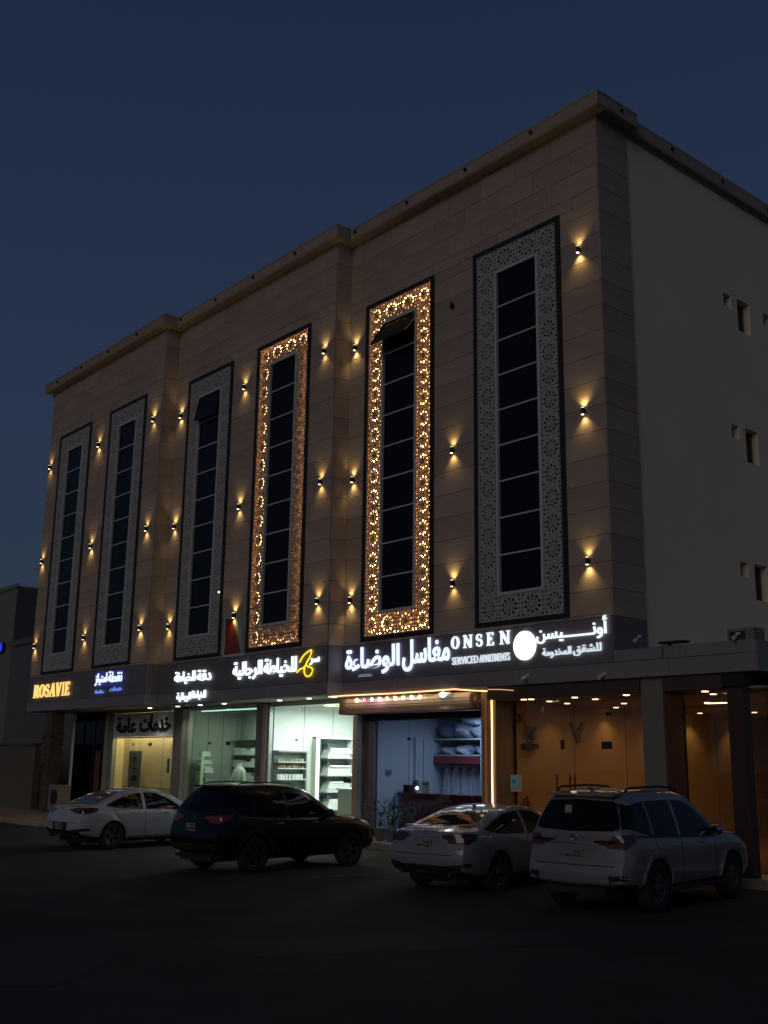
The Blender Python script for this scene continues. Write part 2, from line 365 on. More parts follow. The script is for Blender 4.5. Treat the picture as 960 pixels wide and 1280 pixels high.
# wall cores, with openings, and their cladding
def wall_core(x0, x1, y0, y1, z0, z1, holes, m, nm, parent):
    mb = MB(); xs = sorted({x0, x1, *[h[0] for h in holes], *[h[1] for h in holes]}); zs = sorted({z0, z1, *[h[2] for h in holes], *[h[3] for h in holes]})
    for a, b in zip(xs[:-1], xs[1:]):
        for c, d in zip(zs[:-1], zs[1:]):
            if any(h[0] < (a+b)/2 < h[1] and h[2] < (c+d)/2 < h[3] for h in holes): continue
            mb.box(a, b, y0, y1, c, d)
    return mb.build(nm, m, parent, origin=(x0, y0, z0), fix=False)
for i, (a, b, y) in enumerate(SECT):
    hs = [(w, w+WW_[j], WZ0, WZ1) for j, (w, yy) in enumerate(WIN) if yy == y]
    core = wall_core(a, b, y, y+.30, ZB, ZT, hs, JOINT, 'wall', bld)
    clad(core, a, b-(.03 if i < 2 else 0), ZB, ZT, y, hs)
    if i < 2:      # the step back: a narrow return wall that faces right
        rt = B(b-.3, b, y+.30, SECT[i+1][2]+.3, ZB, ZT).build('return_wall', JOINT, bld, origin=(b, y, ZB), fix=False)
        clad(rt, y-.03, SECT[i+1][2]-.03, ZB, ZT, 0, [], side=True, fixed_x=b, pln=2)
rt = B(-.3, 0, .30, 1.20, ZB, ZT).build('corner_wall', JOINT, bld, origin=(0, 0, ZB), fix=False)
clad(rt, -.03, 1.20, ZB, ZT, 0, [], side=True, fixed_x=0, pln=3)
B(XL, -.6, 15.8, 16.1, .15, ZT).build('rear_wall', PLASTER, bld)
B(XL, XL+.3, YL+.3, 15.8, 4.05, ZT).box(XL, XL+.3, .95, 15.8, .15, 4.049).build('end_wall', PLASTER, bld)
B(XL+.3, -.3, .31, 15.8, ZT-.5, ZT-.2).build('roof', JOINT, bld)
B(XL+.3, -.3, .35, 15.8, 4.3, 4.5).build('floor_slab', DVOID, bld)
# plastered side wall with small openings (built in YZ)
holes = []
for zt in (14.86, 11.10, 7.38):
    holes += [(5.38, 5.75, zt-.38, zt), (6.05, 6.68, zt-.93, zt+.02), (7.42, 7.80, zt-.38, zt), (10.2, 11.4, zt-1.2, zt+.02), (13.0, 13.6, zt-.93, zt+.02)]
mb = MB(); ys = sorted({1.20, 15.8, *[h[0] for h in holes], *[h[1] for h in holes]}); zs = sorted({4.65, ZT, *[h[2] for h in holes], *[h[3] for h in holes]})
for a, b in zip(ys[:-1], ys[1:]):
    for c, d in zip(zs[:-1], zs[1:]):
        if any(h[0] < (a+b)/2 < h[1] and h[2] < (c+d)/2 < h[3] for h in holes): continue
        mb.box(-.28, -.02, a, b, c, d)
sw = mb.build('side_wall', PLASTER, bld, fix=False)
for h in holes:
    fr = MB()
    for q in ((h[0], h[0]+.03, h[2], h[3]), (h[1]-.03, h[1], h[2], h[3]), (h[0]+.03, h[1]-.03, h[2], h[2]+.03), (h[0]+.03, h[1]-.03, h[3]-.03, h[3])):
        fr.box(-.24, -.2, q[0], q[1], q[2], q[3])
    w = fr.build('small_window', ALUG, bld, origin=(-.2, h[0], h[2]))
    B(-.23, -.22, h[0]+.03, h[1]-.03, h[2]+.03, h[3]-.03).build('pane', DGLASS, w)
# cornice: a moulded profile run along every face
def cornice_run(x0, x1, y, nm='cornice', left=False, right=False):
    pr = [(-.03, 17.84), (-.06, 17.85), (-.06, 17.90), (-.31, 17.93), (-.345, 17.97), (-.345, 18.27), (-.36, 18.28), (-.36, 18.33), (.30, 18.33), (.30, 17.84)]
    vs = []; n = len(pr)
    for k, xx in ((0, x0), (1, x1)):
        for p, z in pr:
            ext = -p if p < 0 else 0
            x = xx - (ext if (k == 0 and left) else 0) + (ext if (k == 1 and right) else 0)
            vs.append((x, y+p, z))
    mb = MB(); mb.add(vs, [tuple(range(n))[::-1], tuple(range(n, 2*n))] + [(i, (i+1) % n, (i+1) % n+n, i+n) for i in range(n)])
    return mb.build(nm, CORN, bld, origin=(x0, y, 17.85))
def cornice_side(y0, y1, x, nm='cornice', front=False, dx=1.0):
    pr = [(-.03, 17.84), (-.06, 17.85), (-.06, 17.90), (-.31, 17.93), (-.345, 17.97), (-.345, 18.27), (-.36, 18.28), (-.36, 18.33), (.30, 18.33), (.30, 17.84)]
    vs = []; n = len(pr)
    for k, yy in ((0, y0), (1, y1)):
        for p, z in pr:
            ext = -p*dx if p < 0 else 0
            vs.append((x - p*dx if p < 0 else x-p, yy - ((-p if p < 0 else 0) if (k == 0 and front) else 0), z))
    mb = MB(); mb.add(vs, [tuple(range(n))[::-1], tuple(range(n, 2*n))] + [(i, (i+1) % n, (i+1) % n+n, i+n) for i in range(n)])
    return mb.build(nm, CORN, bld, origin=(x, y0, 17.85))
cornice_run(XL, X1, YL, left=True, right=True); cornice_run(X1+.001, X2, YM, right=True); cornice_run(X2+.001, 0, YR, right=True)
cornice_side(YL, YM-.002, X1, front=True); cornice_side(YM, YR-.002, X2, front=True); cornice_side(0, 1.25, 0, front=True); cornice_side(1.251, 16.1, 0, dx=.45)
MB().box(XL-.3, XL+.3, YL, 16.1, 17.85, 18.30).build('cornice', CORN, bld)
cm = MB().cyl((0, 0, 0), .05, .10, 'y', 10).mesh('cornice_lamp', SCONCE)
for i in range(12):
    x = -28.2+i*2.4; y = [q[2] for q in SECT if q[0] <= x < q[1]][0]
    inst(cm, 'cornice_lamp', bld, (x, y-.40, 18.15))
for yy in (.6, 3.0, 5.4, 7.8): inst(cm, 'cornice_lamp', bld, (.37 if yy < 1 else .20, yy, 18.15), (0,0,R(90)))

# sign band and fascia
for i, (a, b, y) in enumerate(SECT):
    core = B(a, b, y+.002, y+.3, 4.42, ZB).build('sign_band', JOINT, bld, origin=(a, y, 4.42), fix=False)
    clad(core, a, b-(.03 if i < 2 else 0), 4.42, ZB, y, [], m=BAND, nm='cladding_panel', ch=1.03, pln=2.4)
    if i < 2:
        me = panel_mesh(SECT[i+1][2]-y, ZB-4.42, m=BAND, nm='cladding_panel'); inst(me, 'cladding_panel', core, (b+.03, (y+SECT[i+1][2])/2-.03, (ZB+4.42)/2), (0,0,R(90)))
        B(b-.3, b, y+.3, SECT[i+1][2]+.3, 4.42, ZB).build('return_wall', JOINT, bld, fix=False)
    x1 = b if i < 2 else 3.44
    fc = B(a, x1, y-.0, y+.3, 4.05, 4.415).build('fascia', JOINT, bld, origin=(a, y, 4.05), fix=False)
    clad(fc, a, x1, 4.05, 4.415, y-.03, [], m=FASC, nm='fascia_panel', ch=.37, pln=2.2)
    if i < 2:
        B(b-.3, b+.06, y-.06, SECT[i+1][2]-.06, 4.05, 4.415).build('fascia', FASC, bld, origin=(b, y, 4.05))
B(-.25, 0, .3, 1.2, 4.65, ZB).build('corner_wall', BAND, bld)
clad(bld, -.03, 1.2, 4.68, ZB, 0, [], side=True, fixed_x=0, pln=3, m=BAND, nm='cladding_panel', ch=.8)
# terrace over the ground floor extension, right of the tower
ter = B(0.0, 3.44, 0.0, .3, 4.42, 4.66).build('terrace_parapet', FASC, bld, origin=(0, 0, 4.42))
clad(ter, 0.0, 3.44, 4.42, 4.68, 0, [], m=FASC, nm='fascia_panel', ch=.26, pln=1.7)
B(3.15, 3.44, .3, 15.8, 4.42, 4.66).build('terrace_parapet', FASC, bld)
B(3.15, 3.46, -.03, 15.8, 4.05, 4.418).build('fascia', FASC, bld)
B(-.2, 3.15, .3, 15.8, 4.30, 4.5).build('terrace_floor', STEP, bld)
# soffit
sf = MB()
for a, b, y in ((XL, X1, YL), (X1, X2, YM), (X2, 3.44, YR)): sf.box(a+.001, b-.001, y+.302, .93, 4.06, 4.10)
sf.build('soffit', SOFFIT, bld, fix=False)
dm = MB().cyl((0,0,-.012), .075, .014, 'z', 14).mesh('soffit_light', DIFF)
for x, y in ((-21.35,.30),(-19.33,.30),(-17.82,.30),(-16.3,.30),(-13.11,.30),(-11.51,.25),(-10.3,.25)):
    o = inst(dm, 'soffit_light', bld, (x, y, 4.055))
    lamp('SPOT', (x, y, 4.02), 30, (.86,1,.9), bld, 'soffit_lamp', spot_size=R(120), spot_blend=1.0, shadow_soft_size=.06, dir=(0,0,-1))
# ground-floor end and left open porch
B(XL+.3, -25.95, .95, 1.1, .15, 4.05).build('shop_back_wall', DVOID, bld)
col = B(-27.55, -26.95, -.98, -.45, .15, 4.05).build('column', mat('dark_stone_column', (.10,.075,.06), .6, var=.25), bld)

# ---------------------------------------------------------------- windows with lattice screens
def screen_unit(w, h):
    cu = bpy.data.curves.new('u', 'CURVE'); cu.dimensions = '2D'; cu.fill_mode = 'BOTH'; cu.extrude = .016
    def poly(pts):
        s = cu.splines.new('POLY'); s.points.add(len(pts)-1); s.use_cyclic_u = True
        for p, q in zip(s.points, pts): p.co = (q[0]*w/.64, q[1]*h/.62, 0, 1)
    poly([(-.32,-.31),(.32,-.31),(.32,.31),(-.32,.31)])
    def dia(x, z, a, rl, rt): 
        c, s_ = math.cos(a), math.sin(a)
        poly([(x+c*p-s_*q, z+s_*p+c*q) for p, q in ((rl,0),(rl*.35,rt),(-rl*.7,rt*.7),(-rl*.7,-rt*.7),(rl*.35,-rt))])
    for k in range(10): a = R(36*k+18); dia(.185*math.cos(a), .185*math.sin(a), a, .050, .036)
    for k in range(10): a = R(36*k); dia(.105*math.cos(a), .105*math.sin(a), a, .022, .022)
    for sx in (-1, 1):
        for sz in (-1, 1):
            dia(.262*sx, .250*sz, math.atan2(sz, sx), .040, .032); dia(.175*sx, .272*sz, R(90)*sz, .020, .017); dia(.283*sx, .158*sz, R(0 if sx > 0 else 180), .024, .022)
            dia(.085*sx, .262*sz, R(90)*sz, .026, .020); dia(.272*sx, .055*sz, R(0 if sx > 0 else 180), .028, .026)
    o = bpy.data.objects.new('u', cu); COL.objects.link(o); bpy.context.view_layer.update()
    dg = bpy.context.evaluated_depsgraph_get(); me = bpy.data.meshes.new_from_object(o.evaluated_get(dg)); bpy.data.objects.remove(o)
    V = [(v.co.x, v.co.z, v.co.y) for v in me.vertices]; Fc = [tuple(p.vertices) for p in me.polygons]
    b0 = len(V); q = 10; V += [(rr_*math.cos(2*math.pi*i/q)*w/.64, yy_, rr_*math.sin(2*math.pi*i/q)*h/.62) for rr_, yy_ in ((.066,-.018),(.060,-.042),(.040,-.042),(.034,-.026)) for i in range(q)]
    Fc += [(b0+j*q+i, b0+j*q+(i+1) % q, b0+(j+1)*q+(i+1) % q, b0+(j+1)*q+i) for j in range(3) for i in range(q)]+[tuple(b0+3*q+i for i in range(q))]
    return V, Fc
def make_window(idx, x0, yp, W, lit):
    """black surround > lattice screen, inner frame, nine panes, mullions"""
    c0, c1, c2, c3, c4 = .15, .15+(W-.3-1.51)/2, W/2, W-.15-(W-.3-1.51)/2, W-.15
    zb, zt = WZ0+.12, WZ1-.12; nr = 16; rh = (zt-zb)/nr
    fr = MB(); e = yp-.075
    fr.box(x0, x0+.13, e, yp+.22, WZ0, WZ1); fr.box(x0+W-.13, x0+W, e, yp+.22, WZ0, WZ1)
    fr.box(x0+.13, x0+W-.13, e, yp+.22, WZ0, WZ0+.11); fr.box(x0+.13, x0+W-.13, e, yp+.22, WZ1-.11, WZ1)
    win = fr.build('lattice_window', BLACK, bld, origin=(x0, yp, WZ0), label=('tall lattice window glowing gold' if lit else 'tall unlit grey lattice window'))
    sc = MB(); cw = c1-c0; mw = (c3-c1)/2
    Vs, Fs = screen_unit(cw, rh); Vm, Fm = screen_unit(mw, rh)
    for r_ in range(nr):
        zc = zb+rh*(r_+.5)
        for xc in (x0+(c0+c1)/2, x0+(c3+c4)/2): sc.add([(xc+a, yp-.02+b, zc+c) for a, b, c in Vs], Fs)
        if r_ in (0, nr-1):
            for xc in (x0+c1+mw/2, x0+c3-mw/2): sc.add([(xc+a, yp-.02+b, zc+c) for a, b, c in Vm], Fm)
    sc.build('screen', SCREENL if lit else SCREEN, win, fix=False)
    # thin pale edge mouldings
    ed = MB()
    for a, b in ((x0+.13, x0+.152), (x0+W-.152, x0+W-.13)): ed.box(a, b, yp-.05, yp+.01, WZ0+.11, WZ1-.11)
    for c, d in ((WZ0+.11, WZ0+.125), (WZ1-.125, WZ1-.11)): ed.box(x0+.152, x0+W-.152, yp-.05, yp+.01, c, d)
    ed.build('screen_edge', SCREEN, win)
    gx0, gx1, gz0, gz1 = x0+c1+.0, x0+c3, zb+rh, zt-rh
    inr = MB(); 
    for a, b, c, d in ((gx0, gx0+.07, gz0, gz1), (gx1-.07, gx1, gz0, gz1), (gx0+.07, gx1-.07, gz0, gz0+.07), (gx0+.07, gx1-.07, gz1-.07, gz1)): inr.box(a, b, yp-.055, yp+.16, c, d)
    inr.build('window_frame', MULL, win)
    n = 9; px0, px1, pz0, pz1 = gx0+.07, gx1-.07, gz0+.07, gz1-.07; ph = (pz1-pz0)/n
    mq = B(px0, px1, -.035, .035, -.02, .02).mesh('mullion', MULL, ((px0+px1)/2, 0, 0))
    for k in range(1, n): inst(mq, 'mullion', win, ((px0+px1)/2, yp+.025, pz0+k*ph))
    pm = B(-(px1-px0)/2, (px1-px0)/2, 0, .012, -ph+.02, -.02).mesh('pane', DGLASS)
    for k in range(n):
        o = inst(pm, 'pane', win, ((px0+px1)/2, yp+.03, pz0+(k+1)*ph))
        if k == n-1 and idx in (4, 2):
            o.rotation_euler = (R(-33 if idx == 4 else -11), 0, 0); o.location.y -= .07
            o['label'] = 'top pane tilted open'
            # sash frame, stay arm
            s_ = MB(); w2 = (px1-px0)/2
            for a, b, c, d in ((-w2, -w2+.05, -ph+.02, -.02), (w2-.05, w2, -ph+.02, -.02), (-w2+.05, w2-.05, -ph+.02, -ph+.07), (-w2+.05, w2-.05, -.07, -.02)): s_.box(a, b, -.02, .03, c, d)
            s = inst(s_.mesh('sash', BLACK), 'sash', win, ((px0+px1)/2, yp+.03, pz0+(k+1)*ph)); s.rotation_euler = o.rotation_euler; s.location.y -= .07
            if idx == 4:
                MB().tube([(px1-.02, yp, pz1-.15), (px1-.02, yp-.34, pz1-.62)], .012).tube([(px1-.02, yp-.34, pz1-.62), (px1-.4, yp-.40, pz1-.66)], .012).build('stay_arm', MULL, win)
    B(x0+.02, x0+W-.02, yp+.19, yp+.21, WZ0+.02, WZ1-.02).build('backing', CREAM if lit else DVOID, win)  # unlit windows: near-black backing stands for the shade behind the holes
    B(gx0+.01, gx1-.01, yp+.165, yp+.175, gz0+.01, gz1-.01).build('dark_room_backing', DVOID, win)  # dark sheet added in place of the unlit room's shade
    if lit:
        B(gx0, gx0+.01, yp+.06, yp+.18, gz0, gz1).box(gx1-.01, gx1, yp+.06, yp+.18, gz0, gz1).build('reveal', BLACK, win)
        ld = MB(); a = x0+c0+.055; b = x0+c4-.055; c = zb+.06; d = zt-.06
        def run(p, q, gap=None, keep=1.0, s_=.016):
            L = math.hypot(q[0]-p[0], q[1]-p[1]); m_ = int(L/.095)
            for i in range(m_+1):
                f = i/m_; x = p[0]+(q[0]-p[0])*f; z = p[1]+(q[1]-p[1])*f
                if gap and gap[0] < f < gap[1]: continue
                if random.random() > keep: continue
                ss = s_*random.uniform(.75, 1.3)
                ld.box(x-ss, x+ss, yp+.10-ss, yp+.10+ss, z-ss, z+ss)
        if lit == 2:
            run((a, c), (a, d)); run((b, c), (b, d)); run((a, d), (b, d)); run((a, c), (b, c))
            run((x0+c1-.06, c), (x0+c1-.06, d-.3), gap=(.66,.72)); run((x0+c3+.06, c+.5), (x0+c3+.06, d-.2), gap=(.03,.13)); run((x0+c1, zb+rh-.07), (x0+c3, zb+rh-.07))
        else:
            run((a, c), (a, d)); run((b, c), (b, d), keep=.9, s_=.014); run((a, d), (b, d)); run((a, c), (b, c), keep=.6, s_=.012); run((x0+c1-.06, c+2.5), (x0+c1-.06, d-.3), keep=.4, s_=.010)
        ld.build('led_strip', LEDDOT, win, fix=False, kind='stuff')
        y_ = yp+.12
        def tubel(p, q, e_, s1=.03):
            L = math.dist(p, q); c_ = [(u+v)/2 for u, v in zip(p, q)]
            o = lamp('AREA', c_, e_*20*L, (1.0, .66, .25), bld, 'led_strip_lamp', dir=(0, 1, 0)); o.data.shape = 'RECTANGLE'
            vert = abs(p[2]-q[2]) > abs(p[0]-q[0])
            if vert: o.data.size = s1; o.data.size_y = L
            else: o.data.size = L; o.data.size_y = s1
            o.parent = win; o.location = Vector(c_)-WL[win.name]
        k_ = 1.0 if lit == 2 else .8
        tubel((a+.02, y_, c), (a+.02, y_, d), 1.5*k_); tubel((b-.02, y_, c), (b-.02, y_, d), 1.5*k_*(1 if lit == 2 else .6)); tubel((a+.15, y_, d-.02), (b-.15, y_, d-.02), 1.5)
        tubel((a+.15, y_, c+.02), (b-.15, y_, c+.02), 1.4*k_*(1 if lit == 2 else .5))
        if lit == 2: tubel((x0+c1-.08, y_, c), (x0+c1-.08, y_, d-.4), 1.1); tubel((x0+c3+.08, y_, c), (x0+c3+.08, y_, d-.4), 1.1)
    return win
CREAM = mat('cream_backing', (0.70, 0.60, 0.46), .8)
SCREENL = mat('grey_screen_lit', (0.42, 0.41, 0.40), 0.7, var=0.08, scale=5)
n_ = SCREENL.node_tree; pb = n_.nodes['Principled BSDF']; tl = n_.nodes.new('ShaderNodeBsdfTranslucent'); tl.inputs[0].default_value = (.70, .46, .24, 1); ms = n_.nodes.new('ShaderNodeMixShader'); ms.inputs[0].default_value = .30  # lit windows' copy: amber translucence added so the plate glows
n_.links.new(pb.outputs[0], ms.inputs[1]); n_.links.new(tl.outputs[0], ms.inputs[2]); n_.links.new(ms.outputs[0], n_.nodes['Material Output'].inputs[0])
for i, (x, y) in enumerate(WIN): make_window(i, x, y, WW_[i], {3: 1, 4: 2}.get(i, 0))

# ---------------------------------------------------------------- up-and-down wall lights
LZ = [14.477, 10.332, 6.746]
LCOL = [('a', -28.85, YL, 'at the far left corner of the facade'), ('b', -24.23, YL, 'between the two leftmost windows'), ('c', -19.76, YL, 'right of the second window, left of first wall step'),
        ('d', -18.69, YM, 'right of the first wall step, beside third window'), ('e', -14.49, YM, 'between third window and gold fourth window'), ('g', -10.08, YM, 'right of gold fourth window, left of second step'),
        ('h', -9.23, YR, 'right of the second wall step, beside gold fifth window'), ('i', -5.01, YR, 'between gold fifth window and the nearest window'), ('j', -.59, YR, 'right of the nearest window, by building corner')]
def sconce(x, y, z, label, lit=True):
    t = thing('wall_light', label, 'wall light', (x, y-.03, z), 'up and down wall lights on the facade')
    m = MB().cyl((x, y-.115, z-.08), .042, .16, 'z', 14); m.box(x-.03, x+.03, y-.075, y-.03, z-.05, z+.05); m.build('housing', SCONCE, t)
    MB().cyl((x, y-.115, z+.081), .036, .006, 'z', 12).cyl((x, y-.115, z-.087), .036, .006, 'z', 12).build('lens', LENS if lit else DGLASS, t)
    if lit:
        lamp('SPOT', (x, y-.115, z+.11), 11*random.uniform(.65,1.3), (1, .66, .22), t, 'up_lamp', spot_size=R(112), spot_blend=1.0, shadow_soft_size=.05, dir=(0, .34, 1))
        lamp('SPOT', (x, y-.115, z-.11), 11*random.uniform(.65,1.3), (1, .66, .22), t, 'down_lamp', spot_size=R(112), spot_blend=1.0, shadow_soft_size=.05, dir=(0, .34, -1))
for n_, x, y, d_ in LCOL:
    for r_, z in enumerate(LZ):
        if n_ == 'i' and r_ == 0: sconce(x, y, z, 'unlit dark wall light, top row, '+d_, False); continue
        sconce(x, y, z, ['top', 'middle', 'bottom'][r_]+' row lit wall light, '+d_)
t = thing('small_lamp', 'tiny bare white lamp on a bracket at the third window edge', 'lamp', (-15.25, YM-.03, 7.55))
MB().tube([(-15.25, YM-.03, 7.55), (-15.25, YM-.2, 7.58)], .012).build('bracket', SCONCE, t); MB().sphere((-15.25, YM-.22, 7.57), .03).build('bulb', emat('warm_bulb', (1,.8,.55), 5), t)
t = thing('small_junction_box', 'small dark box on stone between gold window and nearest window', 'junction box', (-4.86, -.03, 14.6)) if False else None

# ---------------------------------------------------------------- illuminated signs
s = thing('illuminated_sign', 'amber serif letters ROSAVIE at the left end of the sign band', 'sign', (-28.6, YL-.03, 4.56))
lw = [.50, .54, .44, .54, .52, .30, .46]; xx = -28.56
for ch, w in zip('ROSAVIE', lw): serif_letter(ch, xx, xx+w*1.0, 4.60, 5.12, YL-.05, AMBER, s, .06); xx += w*1.045
s = thing('illuminated_sign', 'dim blue Arabic sign in two lines above the porch', 'sign', (-23.0, YL-.03, 4.55))
lettering('امتياز', -23.0, -22.05, 4.85, 5.30, YL-.05, LAVEN, s, arabic=True); lettering('نقطة', -21.95, -20.88, 4.93, 5.33, YL-.05, LAVEN, s, arabic=True)
lettering('عامة', -22.95, -22.25, 4.56, 4.70, YL-.05, BLUEM, s, arabic=True); lettering('خدمات', -21.75, -20.85, 4.60, 4.76, YL-.05, BLUEM, s, arabic=True)
for c_, z_ in (((-22.0), 5.07),):
    o = B(-23.05, -20.83, YL-.049, YL-.032, 4.80, 5.36).build('backlight_panel', mat('blue_backlight', (.02,.03,.12), .5, emit=(.05,.1,.6), es=.18), s)
s = thing('illuminated_sign', 'bold white Arabic sign with a small second line over the tailor shop', 'sign', (-18.07, YM-.03, 4.12))
lettering('الخياطة', -18.07, -16.72, 4.70, 5.13, YM-.05, WHITEG, s, arabic=True, bold=.02); lettering('دقة', -16.62, -15.72, 4.76, 5.12, YM-.05, WHITEG, s, arabic=True, bold=.02)
lettering('الرجالية', -17.80, -16.88, 4.10, 4.42, YM-.08, WHITEG, s, arabic=True, bold=.02); lettering('الخياطة', -16.84, -15.95, 4.14, 4.45, YM-.08, WHITEG, s, arabic=True, bold=.02)
s = thing('illuminated_sign', 'white Arabic lettering ending in a yellow calligraphic flourish', 'sign', (-14.53, YM-.03, 4.6))
lettering('الرجالية', -14.42, -12.80, 4.66, 5.24, YM-.05, WHITEG, s, arabic=True, bold=.022); lettering('للخياطة', -12.70, -11.02, 4.66, 5.24, YM-.05, WHITEG, s, arabic=True, bold=.022)
YA = [(-10.85,5.03),(-10.64,5.23),(-10.3,5.35),(-10.35,5.16),(-10.53,4.94),(-10.22,4.81),(-10.3,4.63),(-10.52,4.62),(-10.61,4.81),(-10.43,5.09)]
YB = [(-10.97,4.74),(-10.84,4.82),(-10.66,4.86),(-10.53,4.93)]
def cat(pts, n=6):
    out = []; P = [pts[0]]+pts+[pts[-1]]
    for i in range(1, len(P)-2):
        for k in range(n):
            t_ = k/n; out.append(tuple(.5*((2*P[i][j])+(-P[i-1][j]+P[i+1][j])*t_+(2*P[i-1][j]-5*P[i][j]+4*P[i+1][j]-P[i+2][j])*t_*t_+(-P[i-1][j]+3*P[i][j]-3*P[i+1][j]+P[i+2][j])*t_**3) for j in range(len(pts[0]))))
    return out+[tuple(pts[-1])]
MB().tube([(x, YM-.085, z) for x, z in cat(YA)], .023, 8).tube([(x, YM-.087, z) for x, z in cat(YB)], .023, 8).build('flourish', YELLOW, s)
lettering('سر', -10.38, -9.92, 4.92, 5.14, YM-.05, WHITEG, s, arabic=True, bold=.02)
s = thing('illuminated_sign', 'large bluish white Arabic laundry sign over the roller shutter', 'sign', (-9.4, YR-.03, 4.6))
lettering('الوضاءة', -9.40, -7.08, 4.58, 5.36, YR-.05, LAVEN, s, arabic=True, bold=.02); lettering('مغاسل', -6.95, -5.14, 4.58, 5.42, YR-.05, LAVEN, s, arabic=True, bold=.02)
B(-8.80, -8.28, YR-.06, YR-.03, 4.585, 4.60).box(-8.82, -8.25, YR-.06, YR-.03, 4.54, 4.56).build('underline', mat('pale_blue_strip', (.2,.25,.3), .5, emit=(.5,.65,.8), es=.35), s)
s = thing('illuminated_sign', 'white serif letters ONSEN above SERVICED APARTMENTS and a glowing round disc', 'sign', (-5.09, YR-.03, 4.6))
xx = -5.08
for ch, x0, x1 in (('O',-5.08,-4.78),('N',-4.64,-4.32),('S',-4.20,-3.96),('E',-3.82,-3.55),('N',-3.38,-3.04)): serif_letter(ch, x0, x1, 5.05, 5.37, YR-.05, WHITEM, s)
lettering('SERVICED', -5.04, -4.12, 4.65, 4.84, YR-.05, WHITES, s, bold=.004); lettering('APARTMENTS', -4.07, -3.06, 4.65, 4.84, YR-.05, WHITES, s, bold=.004)
MB().cyl((-2.585, YR-.075, 4.97), .345, .045, 'y', 40).build('disc', emat('disc_white', (.92,.97,1), 2.2), s)
s = thing('illuminated_sign', 'white Arabic name with a long drawn-out stroke right of the disc', 'sign', (-2.2, YR-.03, 4.6))
lettering('أونـــــــيسن', -2.20, -.12, 4.97, 5.47, YR-.05, WHITEM, s, arabic=True, bold=.012)
lettering('المخدومة', -2.02, -1.16, 4.62, 4.86, YR-.05, WHITES, s, arabic=True, bold=.012); lettering('للشقق', -1.10, -.30, 4.62, 4.88, YR-.05, WHITES, s, arabic=True, bold=.012)
# red and white banner between third and fourth window
s = thing('banner', 'small red and pale banner between the third and fourth windows', 'banner', (-15.0, YM-.03, 5.47))
B(-15.02, -13.95, YM-.055, YM-.035, 5.50, 6.70).build('backing_sheet', mat('banner_pale', (.28,.33,.30), .6, var=.1), s)
MB().prism([(-15.0, 5.52), (-14.05, 5.52), (-14.25, 6.0), (-14.62, 6.66), (-15.0, 6.68)], YM-.062, YM-.056).build('red_field', mat('banner_red', (.22,.035,.012), .5, var=.2), s)
B(-15.05, -13.92, YM-.07, YM-.03, 5.44, 5.50).box(-15.05, -15.02, YM-.07, YM-.03, 5.5, 6.7).build('trim', MULL, s)
# ---------------------------------------------------------------- shops at street level
YG = .9
def jamb(nm, x0, x1, y0, y1, z0, z1, m): return B(x0, x1, y0, y1, z0, z1).build(nm, m, bld, origin=(x0, y0, z0))
jamb('shop_jamb', -25.90, -25.56, .82, 1.0, .15, 4.05, ALU); jamb('shop_jamb', -25.54, -25.25, .86, 1.05, .15, 4.05, ALUG)
jamb('shop_pier', -20.43, -19.80, .80, 1.2, .15, 4.05, GREYCOL); jamb('shop_jamb', -19.78, -19.58, .78, .96, .15, 4.0, ALU); jamb('shop_jamb', -19.54, -19.40, .84, 1.0, .15, 4.0, ALU)
jamb('shop_pier', -15.10, -14.72, .80, 1.2, .15, 4.05, mat('taupe_pier', (.20,.165,.15), .6)); jamb('shop_jamb', -14.70, -14.52, .78, .98, .15, 4.0, ALU); jamb('shop_jamb', -14.49, -14.40, .84, .98, .15, 4.0, ALUG)
jamb('shop_jamb', -9.98, -9.70, .72, 1.0, .15, 3.52, WOODJ); jamb('shutter_rail', -9.68, -9.45, .62, .86, .15, 3.5, ALUG); jamb('shutter_rail', -9.42, -9.22, .70, .98, .15, 3.5, mat('brown_rail', (.14,.09,.08), .5))
for a, b, mm_ in ((-25.25, -20.43, ALU), (-19.40, -15.10, ALUG), (-14.40, -9.98, ALU)): jamb('transom', a, b, .84, .96, 3.96, 4.05, mm_)
jamb('threshold', -25.25, -3.95, .78, 1.0, .15, .22, STEP)
def room(nm, x0, x1, yd, zc, mw, mf, mc, label=None, panels=1.2, rgt=True):
    z0 = .152; rm = MB(); rm.box(x0-.02, x0, 1.01, yd, z0, zc); w = rm.build(nm, mw, bld, origin=(x0, 1.01, z0))
    if rgt: B(x1, x1+.02, 1.01, yd, z0, zc).build('right_wall', mw, w)
    B(x0, x1, yd, yd+.05, z0, zc).build('rear_wall', mw, w)
    B(x0, x1, 1.01, yd, z0, z0+.02).build('floor', mf, w); B(x0, x1, .97, yd, zc, zc+.04).build('ceiling', mc, w)
    n = int((yd-1.01)/panels)
    for i in range(1, n+1):
        y = 1.01+i*panels
        if y < yd-.1: B(x0, x0+.006, y-.008, y+.008, z0+.02, zc-.01).build('panel_joint', JOINTD, w)
    if label: w['label'] = label
    return w
JOINTD = mat('dark_joint', (.10,.10,.09), .8)
W_WHITE = mat('white_wall_panel', (.74,.80,.76), .45, var=.04); W_TAUPE = mat('taupe_wall_panel', (.34,.36,.31), .5, var=.06); W_BLUE = mat('pale_blue_wall', (.42,.50,.60), .7, var=.05)
W_WARM = mat('lobby_wall', (.46,.30,.145), .5, var=.10, scale=.6); FL = mat('shop_floor', (.45,.44,.40), .25); CE = mat('shop_ceiling', (.70,.70,.66), .8); CEW = mat('lobby_ceiling', (.40,.27,.15), .8); FLW = mat('lobby_floor', (.30,.18,.09), .2)
W_CREAM = mat('cream_film', (.62,.50,.27), .7, var=.05)
r1 = room('public_services_shop', -25.2, -20.45, 3.2, 3.96, W_CREAM, FL, CE)
